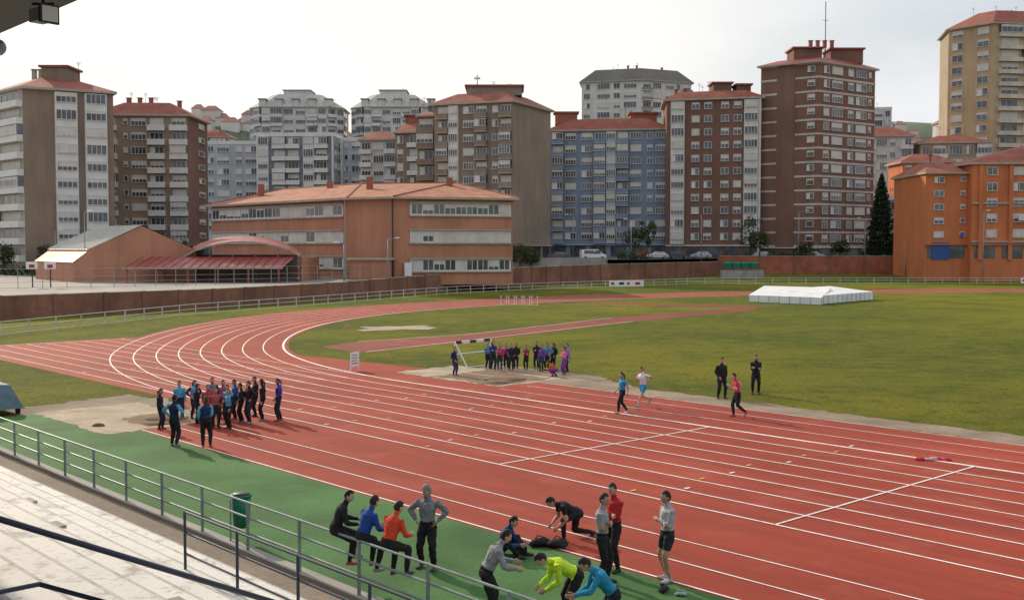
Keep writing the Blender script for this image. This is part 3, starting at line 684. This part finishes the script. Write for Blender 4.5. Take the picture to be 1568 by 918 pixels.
building('apartment_tower',[(121,310),(129,300),(150,303),(152,320),(124,324)],4,66,18,['w.w','.bbw.','w'],dict(wall=[W((.50,.37,.22)),W((.54,.42,.27)),tan,tan,tan],closed=.15,band=W((.68,.62,.53)),bal=W((.66,.57,.46)),g=FR),rh=5,rk=.4,ground=3)
# School
fp=[(-51.4,190),(-24.4,162),(-23,160.4),(-16.6,157),(-14.8,157.6),(.1,162.4),(-3,184),(-38,207)]
mb=MB()
for i in range(len(fp)):
    a=fp[i];b=fp[(i+1)%len(fp)]; mb.face([a+(1,),b+(1,),b+(13.4,),a+(13.4,)],orb)
def ribbonwin(a,b,z,hh,nb,blank=.25):
    L=math.dist(a,b);u=((b[0]-a[0])/L,(b[1]-a[1])/L);n=(u[1],-u[0]); PANEL=W((.72,.70,.66),.1)
    mb.obox(a,u,n,.3,L-.3,.0,.1,z,z+hh,PANEL); mb.obox(a,u,n,.2,L-.2,.0,.28,z-.16,z-.002,CAP)
    mb.obox(a,u,n,.2,L-.2,.0,.4,z+hh+.002,z+hh+.2,CAP)
    for k in range(nb):
        if R()<blank: 
            mb.obox(a,u,n,.5+(L-1)*k/nb,.42+(L-1)*(k+1)/nb,.1,.14,z+.05,z+hh-.05,BLIND); continue
        x0=.5+(L-1)*(k+.06)/nb; x1=.5+(L-1)*(k+.94)/nb
        mb.obox(a,u,n,x0,x1,.09,.13,z+.25,z+hh-.15,GL)
        mb.obox(a,u,n,(x0+x1)/2-.05,(x0+x1)/2+.05,.131,.17,z+.25,z+hh-.15,FR)
        if R()<.5: mb.obox(a,u,n,x0,x1,.132,.165,z+hh-.15-R()*1.0-.2,z+hh-.15,BLIND)
for z,bk in ((10.9,.15),(7.0,.85),(2.9,.3)):
    ribbonwin((-14.8,157.6),(.1,162.4),z,1.75,9,bk)
for z,bk in ((10.9,.25),(7.0,.8),(3.2,.3)): ribbonwin((-51.4,190),(-24.4,162),z,1.75,16,bk)
E=[(-53,190.5),(-23.6,159.2),(-16.6,155.9),(1.2,161.6),(-2,185.5),(-38,209)]; zt=13.5
def q(*p): mb.face(p,TERRA)
e=[p+(zt,) for p in E]; r=[(-40,194,16.4),(-24,177,16.4),(-9,174,16.4)]
q(e[0],e[1],r[1],r[0]); q(e[1],e[2],r[1]); q(e[2],r[2],r[1]); q(e[2],e[3],r[2]); q(e[3],e[4],r[2]); q(e[4],e[5],r[0],r[1],r[2]); q(e[5],e[0],r[0])
for p0,p1 in ((e[1],r[1]),(e[2],r[2]),(e[3],r[2]),(r[0],r[1]),(r[1],r[2]),(e[0],r[0])): mb.cyl(p0,p1,.16,TILE,n=6)
for i in range(len(E)):
    a=E[i];b=E[(i+1)%len(E)]; mb.face([a+(13.2,),b+(13.2,),b+(13.5,),a+(13.5,)],CAP)
mb.face([p+(13.2,) for p in reversed(E)],FR)
for x,y in ((-43,188),(-22,168),(-10,170),(-30,180)): mb.box(x,x+.9,y,y+.9,14.5,17,redbr)
mb.cyl((-24.1,160.2,2),(-24.1,160.2,13.2),.09,CAP); mb.cyl((-16.9,156.8,2),(-16.9,156.8,13.2),.09,DARK)
mb.box(-22.6,-17,154.6,156.4,1.8,4.6,orb); mb.box(-23,-16.6,154.2,157,4.6,4.9,CAP); mb.box(-15.2,-14.2,156.6,157.3,1.9,4.2,WHITEP)
mb.obj('brick_school')
# Sports hall
mb=MB()
A=(-56,146);B=(-43,151);bk=(-11,14)
A2=(A[0]+bk[0],A[1]+bk[1]);B2=(B[0]+bk[0],B[1]+bk[1]); M_=((A[0]*.5+B[0]*.5),(A[1]+B[1])/2); M2=(M_[0]+bk[0],M_[1]+bk[1])
mb.face([A+(1,),B+(1,),B+(6.0,),M_+(9.2,),A+(6.0,)],orb); mb.face([A2+(1,),A+(1,),A+(6,),A2+(6,)],orb); mb.face([B+(1,),B2+(1,),B2+(6,),B+(6,)],orb); mb.face([B2+(1,),A2+(1,),A2+(6,),M2+(9.2,),B2+(6,)],orb)
WR=pmat('white_ribbed_roof',(.6,.59,.55),.6,.1,.5)
mb.face([A2+(6.05,),A+(6.05,),M_+(9.3,),M2+(9.3,)],WR); mb.face([B+(6.05,),B2+(6.05,),M2+(9.3,),M_+(9.3,)],TILE)
for i in range(16):
    f=i/15; mb.cyl((A2[0]+(A[0]-A2[0])*f,A2[1]+(A[1]-A2[1])*f,6.15),(M2[0]+(M_[0]-M2[0])*f,M2[1]+(M_[1]-M2[1])*f,9.38),.09,WR,n=4)
mb.face([(-69,160,4.4),(-57.5,145,4.4),A+(5.8,),A2+(5.8,)],METR); mb.face([(-68.8,160,1),(-57.5,145.2,1),(-57.5,145.2,4.4),(-68.8,160,4.4)],orb); mb.face([(-57.5,145.2,1),A+(1,),A+(5.8,),(-57.5,145.2,4.4)],orb)
mb.obj('sports_hall')
# Covered court
mb=MB()
n=10
for i in range(n):
    f0=i/n;f1=(i+1)/n; z=lambda f:5.2+2.0*math.sin(math.pi*min(1,max(0,f)))**.7
    x0=-44+16*f0;x1=-44+16*f1
    mb.face([(x0,148,z(f0)),(x1,148.5,z(f1)),(x1-4,165,z(f1)+.9),(x0-4,165,z(f0)+.9)],METR)
    mb.face([(x0,148,z(f0)-.25),(x1,148.5,z(f1)-.25),(x1,148.5,z(f1)),(x0,148,z(f0))],CAP)
for i in range(18):
    x=-49.5+i*1.15; mb.cyl((x,142.1,3.85),(x+.3,148,5.15),.05,METR,n=4)
mb.face([(-50,142,3.8),(-29.5,142.5,3.8),(-29,148,5.1),(-48,148,5.1)],METR); mb.face([(-50,142,3.6),(-29.5,142.5,3.6),(-29.5,142.5,3.8),(-50,142,3.8)],CAP)
for i in range(6): 
    x=-49.5+i*3.9; mb.cyl((x,142.4,1.8),(x,142.4,3.65),.12,redbr)
    mb.cyl((-43.5+i*3.05,148.4,1.8),(-43.5+i*3.05,148.4,5.3),.12,redbr)
mb.box(-46,-31,160,160.3,1.8,5.3,W((.26,.2,.17))); mb.box(-28.6,-28.2,148.6,162,1.8,5.0,orb); mb.box(-47,-46.6,148,160,1.8,5,orb)
mb.obj('covered_court')

# ------------------------------------------------------------------ railings
def railing(name,pts,h,mids,post,r,mat,pr=None):
    mb=MB(); pr=pr or r
    for i in range(len(pts)-1):
        a=Vector(pts[i]);b=Vector(pts[i+1]); L=(b-a).length
        for z in [h]+mids: mb.cyl(a+Vector((0,0,z)),b+Vector((0,0,z)),r,mat,n=8)
        k=max(1,round(L/post))
        for j in range(k+(i==len(pts)-2)):
            p=a.lerp(b,j/k); mb.cyl(p-Vector((0,0,.1)),p+Vector((0,0,h+.02)),pr,mat,n=8)
    return mb.obj(name,False)
railing('track_railing',[ST(62,11.5)+(0,),ST(-12,11.5)+(0,)],1.1,[.45,.78],2.05,.024,GALV,.035)
mb=MB(); a=ST(62,11.62); b=ST(-12,11.62); L=math.dist(a,b);u=((b[0]-a[0])/L,(b[1]-a[1])/L); mb.obox(a,u,(u[1],-u[0]),0,L,-.06,.22,-.05,.09,CONC); mb.obj('path_kerb')
FEN=pmat('fence_paint',(.55,.57,.56),.6,.2,1)
railing('perimeter_railing',[(-60,58,0),(-42,71,0),(-37,79.8,0),(-33.8,91.8,0),(-30,104.9,0),(-21.7,121.1,0),(-14.8,136.1,0),(-7.5,151.1,0),(3,164,0),(14.8,175,0),(29.8,188,0),(48.3,193,.0),(89.5,192,0),(140,187,0)],1.05,[.15,.6],3.0,.035,FEN,.05)
railing('stand_railing',[ST(17.3,8.35)+(.95,),ST(3,8.35)+(.95,)],1.1,[.4,.75],1.75,.02,BLUERAIL,.025)
mb=MB(); t=10.2; z=.0
S0,S1=-8,60
while t>-6:
    a=ST(S1,t); u=(-D1[0],-D1[1]); nn=(D2[0],D2[1])
    mb.obox(a,u,nn,0,S1-S0,-.86,-.06,-.1,z+.36,STEP); mb.obox(a,u,nn,0,S1-S0,-.06,0,-.1,z+.355,NOSE); mb.obox(a,u,nn,0,S1-S0,-.86,-.82,z+.355,z+.365,NOSE); t-=.85; z+=.36
mb.obj('grandstand_steps')
mb=MB()
for k in range(11):
    for s in np.arange(2,50,1.6):
        if R()<.14:
            a=ST(s+R(),10.2-.25-.85*k); mb.obox(a,(-D1[0],-D1[1]),D2,0,.45,-.3,0,.36+.36*k,.40+.36*k,random.choice([CONC,PATH,GALV]))
mb.obj('loose_slabs')
mb=MB()
def stz(s,t,z): return ST(s,t)+(z,)
za=4.756-(.2-2.32)*.492; zb=4.756-(5.4-2.32)*.492
mb.cyl(stz(7.35,.2,za),stz(7.35,5.4,zb),.021,BLUERAIL,n=10)
mb.cyl(stz(7.35,1.0,4.30),stz(7.35,2.53,4.30),.016,BLUERAIL,n=10); mb.cyl(stz(7.35,2.53,4.30),stz(7.35,5.4,2.888),.016,BLUERAIL,n=10)
for tt in (1.0,5.3):
    zz=4.756-(tt-2.32)*.492; mb.cyl(stz(7.35,tt,zz-1.1),stz(7.35,tt,zz),.02,BLUERAIL,n=10)
mb.obj('stair_handrail',True)
mb=MB(); a=ST(60,5.05); mb.obox(a,(-D1[0],-D1[1]),D2,0,75,-12,0,9.35,9.95,DARK); mb.obj('grandstand_roof')
mb=MB(); 
for s in (25,5,-10): 
    x,y=ST(s,-3); mb.cyl((x,y,0),(x,y,9.35),.18,CONC,n=12)
mb.obj('roof_columns')
mb=MB(); x,y,zz=-5.02,12,8.97
mb.cyl((x,y,zz+.05),(x,y,9.35),.018,DARK); mb.cyl((x-.12,y,zz+.12),(x+.12,y,zz+.12),.014,DARK)
mb.obox((x,y),(.8,-.6),(.6,.8),-.15,.09,-.08,.08,zz-.07,zz+.07,GALV); mb.obox((x,y),(.8,-.6),(.6,.8),.09,.125,-.11,.11,zz-.10,zz+.10,DARK); mb.obox((x,y),(.8,-.6),(.6,.8),.125,.13,-.09,.09,zz-.08,zz+.08,WHITEP)
mb.obj('floodlight')
mb=MB(); mb.sphere((-5.52,12,8.63),.09,GALV,16,10); mb.cyl((-5.52,12,8.70),(-5.52,12,9.35),.015,DARK); mb.obj('hanging_lamp',True)

# ------------------------------------------------------------------ sports equipment and small things
mb=MB(); COVER=pmat('white_cover',(.76,.77,.78),.6,.15,.5)
def shed(x0,y0,x1,y1,dx,dy,h0,h1):
    p=[(x0,y0),(x1,y1),(x1+dx,y1+dy),(x0+dx,y0+dy)]
    b=[q+(.05,) for q in p]; t=[p[0]+(h0,),p[1]+(h0,),p[2]+(h1,),p[3]+(h1,)]
    mb.mesh(b+t,[(0,1,5,4),(1,2,6,5),(2,3,7,6),(3,0,4,7),(4,5,6,7)],COVER)
    L=math.dist(p[0],p[1]);k=int(L/1.2)
    for i in range(k+1):
        f=i/k; x=p[0][0]+(p[1][0]-p[0][0])*f;y=p[0][1]+(p[1][1]-p[0][1])*f; mb.cyl((x,y-.02,.05),(x,y-.02,h0),.03,GALV,n=5)
shed(27.6,129,34.2,122.2,4.5,12,.85,1.5); shed(35,124.3,43.9,134.5,-3,8,1.0,1.4)
mb.obj('pole_vault_mat_cover')
def hurdle(name,x,y,an,h=.95,w=1.2):
    mb=MB(); 
    for sx in(-w/2+.08,w/2-.08):
        mb.cyl((sx,0,.02),(sx,0,h),.025,WHITEP,n=6); mb.cyl((sx,0,.03),(sx,.6,.03),.025,WHITEP,n=6)
    mb.cyl((-w/2+.08,.6,.03),(w/2-.08,.6,.03),.02,WHITEP,n=6)
    mb.box(-w/2,w/2,-.03,.012,h-.09,h,WHITEP)
    mb.box(-.2,.2,-.034,-.031,h-.088,h-.002,DARK)
    mb.obj(name,False,(x,y,0),rad(an))
for i in range(5): hurdle('hurdle',-.9+i*.85,122.6-i*.1,-5+i*3,1.0,.8)
mb=MB()
for (a,b) in (((-3.1,60,.0),(-3.1,60,1.3)),((-1.2,62,0),(-1.2,62,1.3)),((-3.1,60,1.3),(-1.2,62,1.3)),((-3.1,60,1.3),(-2.4,59.2,.02)),((-1.2,62,1.3),(-.5,61.2,.02)),((-2.4,59.2,.02),(-.5,61.2,.02)),((-3.1,60,.65),(-1.2,62,.65))):
    mb.cyl(a,b,.035,WHITEP,n=8)
for i in range(5):
    f=i/5; mb.obox((-3.1,60),(.689,.725),(.725,-.689),f*2.75+.05,f*2.75+.45,.0,.06,1.2,1.36,WHITEP if i%2 else DARK)
mb.obj('hurdle_rack')
mb=MB(); 
for sx in(-.35,.35): mb.cyl((sx,0,0),(sx,.0,1.0),.02,WHITEP,n=6)
mb.mesh([(-.35,-.02,.25),(.35,-.02,.25),(.35,-.02,1.0),(-.35,-.02,1.0),(-.35,.015,.25),(.35,.015,.25),(.35,.015,1.0),(-.35,.015,1.0)],[(0,1,2,3),(7,6,5,4),(0,3,7,4),(1,5,6,2),(3,2,6,7),(0,4,5,1)],WHITEP)
mb.cyl((-.35,0,.6),(-.35,.5,.0),.015,GALV,n=6); mb.cyl((.35,0,.6),(.35,.5,.0),.015,GALV,n=6)
for i in range(4): mb.box(-.28,.28-.1*(i%2),-.027,-.022,.4+i*.14,.45+i*.14,GALV)
mb.obj('scoreboard_sign',False,(-8.2,57.5,0),rad(60))
RED=pmat('banner_red',(.5,.03,.04),.6,.05,1)
for x,y,w in ((15.3,174.4,5.6),(87.6,190.6,9)):
    mb=MB(); mb.box(0,w,-.03,.0,.15,1.15,WHITEP)
    for i in range(int(w/1.3)): mb.box(.3+i*1.3,.3+i*1.3+random.uniform(.4,.9),-.036,-.031,.45,.85,RED if i%3!=1 else DARK)
    mb.obj('advertising_banner',False,(x,y,0),rad(8) if x<50 else 0)
mb=MB(); GB=pmat('green_plastic',(.01,.17,.10),.45,.15,2)
mb.cyl((0,0,.35),(0,0,1.02),.17,GB,.215,n=18); mb.cyl((0,0,1.02),(0,0,1.07),.235,GB,.235,n=18); mb.cyl((0,0,1.075),(0,0,1.10),.19,DARK,.17,n=18); mb.cyl((-.2,-.16,0),(-.2,-.16,1.0),.02,GALV)
x,y=ST(21.8,11.85); mb.obj('litter_bin',True,(x,y,0))
mb=MB()
for i in range(4):
    x=0+i*1.7; mb.mesh([(x,0,.3),(x+1.4,0,.3),(x+1.4,1,.3),(x,1,.3),(x-.08,-.1,1.3),(x+1.48,-.1,1.3),(x+1.48,1.1,1.3),(x-.08,1.1,1.3),(x,.2,1.6),(x+1.4,.2,1.6),(x+1.4,1,1.6),(x,1,1.6)],[(0,1,5,4),(1,2,6,5),(2,3,7,6),(3,0,4,7),(4,5,9,8),(5,6,10,9),(6,7,11,10),(7,4,8,11),(8,9,10,11)],GB)
    for w in (.2,1.2): mb.cyl((x+w,-.05,.1),(x+w,.1,.1),.1,DARK)
mb.obj('waste_containers',False,(41,214,1.9))
mb=MB(); mb.box(40.5,48.5,213.2,215.6,-.1,1.9,CONC); mb.obj('container_platform')
def bag(name,x,y,an,col,sz=(.24,.16,.15)):
    mb=MB(); c=cloth(col)
    mb.sphere((0,0,sz[2]),(sz[0],sz[1],sz[2]),c,14,9); mb.sphere((sz[0]*.5,-sz[1]*.7,sz[2]*.75),(sz[0]*.4,sz[1]*.45,sz[2]*.6),c,10,7); mb.sphere((-sz[0]*.6,.1*sz[1],sz[2]*.7),(sz[0]*.6,sz[1]*.8,sz[2]*.7),c,10,7)
    pts=[(-sz[0]*.5,.0,sz[2]*1.9),(-.05,.05,sz[2]*2.5),(sz[0]*.5,.0,sz[2]*1.9)]
    for i in range(2): mb.cyl(pts[i],pts[i+1],.012,c,n=6)
    mb.obj(name,True,(x,y,.015),rad(an))
bag('backpack',.62,23.75,20,(.02,.02,.022),(.24,.14,.09)); bag('sports_bag',1.0,23.6,-10,(.03,.03,.035),(.22,.13,.10)); bag('backpack',.15,23.0,60,(.025,.02,.025),(.14,.13,.18)); bag('sports_bag',2.85,20.6,70,(.03,.03,.035),(.14,.09,.06)); bag('drink_bag',3.15,20.35,10,(.35,.4,.42),(.11,.06,.035))
mb=MB()
for i in range(7): mb.sphere((random.uniform(-.5,.5),random.uniform(-.15,.15),.02),(random.uniform(.10,.22),random.uniform(.07,.12),random.uniform(.04,.08)),cloth((.55,.04,.08)) if i%3 else cloth((.6,.4,.4)),10,6)
mb.obj('pile_of_clothes',True,(12.8,33.4,.02),rad(-15))
mb=MB(); CB=pmat('blue_tarp',(.09,.16,.2),.6,.25,2)
mb.mesh([(-2.2,-.6,.25),(1.2,-.6,.25),(1.2,.7,.25),(-2.2,.7,.25),(-2.2,-.5,1.25),(.4,-.5,1.2),(.5,.5,1.1),(-2.2,.5,1.25)],[(0,1,5,4),(1,2,6,5),(2,3,7,6),(3,0,4,7),(4,5,6,7)],CB)
for q_ in ((-1.8,-.5),(.9,-.5),(.9,.6),(-1.8,.6)): mb.cyl((q_[0],q_[1]-.05,.14),(q_[0],q_[1]+.05,.14),.14,DARK,n=12)
mb.obj('tarpaulin_trolley',False,(-20.3,43.0,0),rad(-42))
def lamp(x,y,z,h,arm=1.2,an=0):
    mb=MB(); mb.cyl((0,0,-.5),(0,0,h),.11,GALV,.06,n=8); mb.cyl((0,0,h),(arm,0,h+.25),.045,GALV,n=6); mb.sphere((arm+.3,0,h+.24),(.42,.14,.09),WHITEP,10,6); mb.obj('street_lamp',True,(x,y,z),rad(an))
for p in ((12,218,4,8.5,1,180),(37.9,222,4,8.8,1,200),(23,214,4,7.5,1,150),(58.4,226,4,9.5,1.3,-10),(71.3,224,4,8,1,180),(-57,148,1.8,9.2,.5,0),(84.6,199,.5,12.2,.5,0),(-70,170,1.8,7,.5,0),(76,214,.8,7,.5,0),(-16.8,150,1.8,5.6,1,0),(-22,145,1.8,5.0,.6,180)): lamp(*p)
for x,y in ((-55,127),(-52.5,126)):
    mb=MB(); mb.cyl((0,0,0),(0,0,2.4),.07,DARK,n=8); mb.cyl((0,0,2.3),(0,-.8,2.4),.05,DARK,n=6); mb.box(-.6,.6,-.86,-.82,2.1,2.95,WHITEP); mb.cyl((0,-1.1,2.38),(0,-1.1,2.4),.23,RED,n=12); mb.box(-.3,.3,-.87,-.862,2.3,2.65,RED); mb.obj('basketball_hoop',False,(x,y,1.8),rad(20))
railing('yard_fence',[(-75,112,1.8),(-46,128,1.8),(-30,138,1.8),(-19,152,1.8)],2.2,[.1,.7,1.3],2.5,.02,GALV,.04)
def car(name,x,y,z,an,col,van=False):
    mb=MB(); paint=pmat('car_paint',col,.3,.05,1,spec=.6); L=4.9 if van else 4.2; w=.9
    prof=[(-L/2,.35),(-L/2,1.0),(-L/2+.1,1.9),(L/2-1.6,1.95),(L/2-.75,1.15),(L/2-.1,.95),(L/2,.35)] if van else [(-L/2,.32),(-L/2+.02,.85),(-L/2+.35,.95),(-L/2+.9,1.42),(.35,1.45),(1.05,.98),(L/2-.1,.82),(L/2,.32)]
    n=len(prof); vs=[(p[0],-w*(1 if p[1]<1.05 else .86),p[1]) for p in prof]+[(p[0],w*(1 if p[1]<1.05 else .86),p[1]) for p in prof]
    mb.mesh(vs,[tuple(range(n)),tuple(range(2*n-1,n-1,-1))]+[(i,n+i,n+(i+1)%n,(i+1)%n) for i in range(n)],paint)
    zt=1.75 if van else 1.35; zb=1.1 if van else .95
    for sy in(-1,1):
        y0=sy*w*.99; y1=sy*w*.89
        for xa,xb in (((.2,L/2-1.35),(-L/2+.5,0)) if van else ((-.95,-.15),(-.05,.62))):
            mb.face([(xa,y0,zb),(xb+(.25 if not van else .3),y0,zb),(xb,y1,zt),(xa+.1,y1,zt)],GL)
    for xw in(-L/2+.8,L/2-.8):
        for sy in(-1,1): mb.cyl((xw,sy*(w-.18),.32),(xw,sy*(w+.02),.32),.32,DARK,n=16); mb.cyl((xw,sy*(w+.02),.32),(xw,sy*(w+.03),.32),.18,GALV,n=12)
    mb.obj(name,False,(x,y,z),rad(an))
car('parked_van',15.4,211,4,10,(.7,.7,.7),True)
for i,(x,y,c) in enumerate([(29,221,(.5,.5,.5)),(34,226,(.05,.05,.06)),(27,226.5,(.3,.03,.03)),(52,229,(.6,.6,.6)),(84,226,(.5,.5,.52)),(90,227,(.04,.05,.1)),(9,215,(.1,.1,.11)),(62,228,(.5,.5,.5)),(39,229,(.4,.42,.45))]): car('parked_car',x,y,4,5 if i%2 else 182,c)
# ------------------------------------------------------------------ trees
def leafm(c): return pmat('foliage',c,.9,.5,1.5,spec=.15)
BARK=pmat('bark',(.08,.06,.045),.95,.3,3)
def tree(name,x,y,z,h,r,kind='round',n=2600,cols=((.035,.06,.02),(.06,.085,.025)),ls=.35,seed=1):
    rn=random.Random(seed); mb=MB(); ms=[leafm(c) for c in cols]
    mb.cyl((0,0,-.3),(0,0,h*.55),.2,BARK,.1,n=8)
    for i in range(6):
        an=i*1.05; mb.cyl((0,0,h*(.25+.05*i)),(math.cos(an)*r*.6,math.sin(an)*r*.6,h*(.5+.06*i)),.07,BARK,.03,n=5)
    cl=[]
    if kind=='round':
        for i in range(22):
            a=rn.random()*6.28; q=rn.random()**.5*r*.8; zz=h*(.4+.52*rn.random()); cl.append((math.cos(a)*q,math.sin(a)*q,zz,r*rn.uniform(.22,.42)))
    for i in range(n):
        if kind=='cone':
            f=rn.random()**1.3; rr=r*(1-f)**.75*(.55+.45*math.sin(f*40+rn.random()*2)**2); a=rn.random()*6.28; q=rr*rn.uniform(.55,1.05)
            p=Vector((math.cos(a)*q,math.sin(a)*q,h*(.06+.94*f)))
        else:
            c=rn.choice(cl); v=Vector((rn.gauss(0,1),rn.gauss(0,1),rn.gauss(0,.8))).normalized()*c[3]*rn.uniform(.5,1.05); p=Vector(c[:3])+v
        s=ls*rn.uniform(.5,1.2); a=Vector((rn.gauss(0,1),rn.gauss(0,1),rn.gauss(0,1))).normalized(); b=a.orthogonal().normalized()
        mb.face([p+a*s*.5,p+b*s*.4,p-a*s*.5,p-b*s*.35],rn.choice(ms))
    mb.obj(name,False,(x,y,z))
tree('cypress_tree',75.8,228,3.8,17.5,3.9,'cone',6000,((.02,.035,.02),(.035,.055,.028)),.6,1)
for i,(x,y,h,r) in enumerate([(24.5,222,6.5,2.6),(27,222,8,2),(49,228,9,3),(50.5,226,6,2.2),(1.5,205,5,2.8),(3.5,208,4,2),(81,228,7,3),(86,230,8,3.2),(99,228,6,3),(-60,205,6,3),(68,230,4,2),(60,227,3.4,2),(-84,183,5,3),(-92,184,6,3),(-77,186,4.5,2.6)]):
    tree('street_tree',x,y,3.8 if y>209 else 2,h,r,'round',1300,seed=i+3,cols=((.035,.055,.02),(.07,.085,.03)))
for i,(x,y,z,w) in enumerate([(78,225,4,12),(20,210.5,4,6),(-92,180,1.8,20),(52,226,4,10)]):
    mb=MB(); rn=random.Random(i); ms=[leafm((.04,.065,.022)),leafm((.07,.09,.03))]
    for k in range(int(w*120)):
        p=Vector((rn.uniform(0,w),rn.uniform(-.6,.6),rn.uniform(0,1.4+.4*math.sin(k)))); s=.3; a=Vector((rn.gauss(0,1),rn.gauss(0,1),rn.gauss(0,1))).normalized(); b=a.orthogonal().normalized()
        mb.face([p+a*s*.5,p+b*s*.4,p-a*s*.5,p-b*s*.35],rn.choice(ms))
    mb.obj('hedge',False,(x,y,z))

# ------------------------------------------------------------------ sky, sun, camera
az=rad(-37); el=rad(27)
w=bpy.data.worlds.new('World'); bpy.context.scene.world=w; w.use_nodes=True; nt=w.node_tree
bg=nt.nodes['Background']; sky=N(nt,'ShaderNodeTexSky',sky_type='NISHITA'); sky.sun_disc=False; sky.sun_elevation=el; sky.sun_rotation=az; sky.dust_density=3; sky.air_density=1.2
d=Vector((math.sin(az)*math.cos(el),math.cos(az)*math.cos(el),math.sin(el)))
tc=N(nt,'ShaderNodeTexCoord'); mp=N(nt,'ShaderNodeMapping'); mp.inputs['Scale'].default_value=(1,1,2.4); nt.links.new(tc.outputs['Generated'],mp.inputs[0])
nz=N(nt,'ShaderNodeTexNoise'); nz.inputs['Scale'].default_value=3.0; nz.inputs['Detail'].default_value=8; nz.inputs['Roughness'].default_value=.5; nt.links.new(mp.outputs[0],nz.inputs['Vector'])
fac=ramp(nt,nz.outputs['Fac'],.30,.55,(.6,.6,.6,1),(1,1,1,1))
dot=N(nt,'ShaderNodeVectorMath',operation='DOT_PRODUCT'); nt.links.new(tc.outputs['Generated'],dot.inputs[0]); dot.inputs[1].default_value=d
glow=ramp(nt,dot.outputs['Value'],.42,.74)
grey=mix(nt,ramp(nt,nz.outputs['Fac'],.40,.60),(4.6,5.1,5.9,1),(6.5,6.7,7.0,1))
ccol=mix(nt,glow,grey,(8.3,8.15,7.85,1))
col=mix(nt,fac,sky.outputs[0],ccol)
nt.links.new(col,bg.inputs['Color']); bg.inputs['Strength'].default_value=.125
sl=bpy.data.lights.new('sun','SUN'); sl.energy=3.6; sl.angle=rad(1.0); sl.color=(1,.86,.66); so=bpy.data.objects.new('sun',sl); C.objects.link(so)
so.rotation_euler=d.to_track_quat('Z','Y').to_euler()
cam=bpy.data.cameras.new('camera'); co=bpy.data.objects.new('camera',cam); C.objects.link(co); co.location=(0,0,6.5)
co.rotation_euler=(rad(90)-math.atan(82/1696),0,0); cam.lens=1696/1568*36; cam.sensor_width=36; cam.clip_end=6000; cam.clip_start=.05
bpy.context.scene.camera=co
sc_=bpy.context.scene; sc_.view_settings.view_transform='Standard'; sc_.view_settings.look='None'; sc_.view_settings.exposure=0
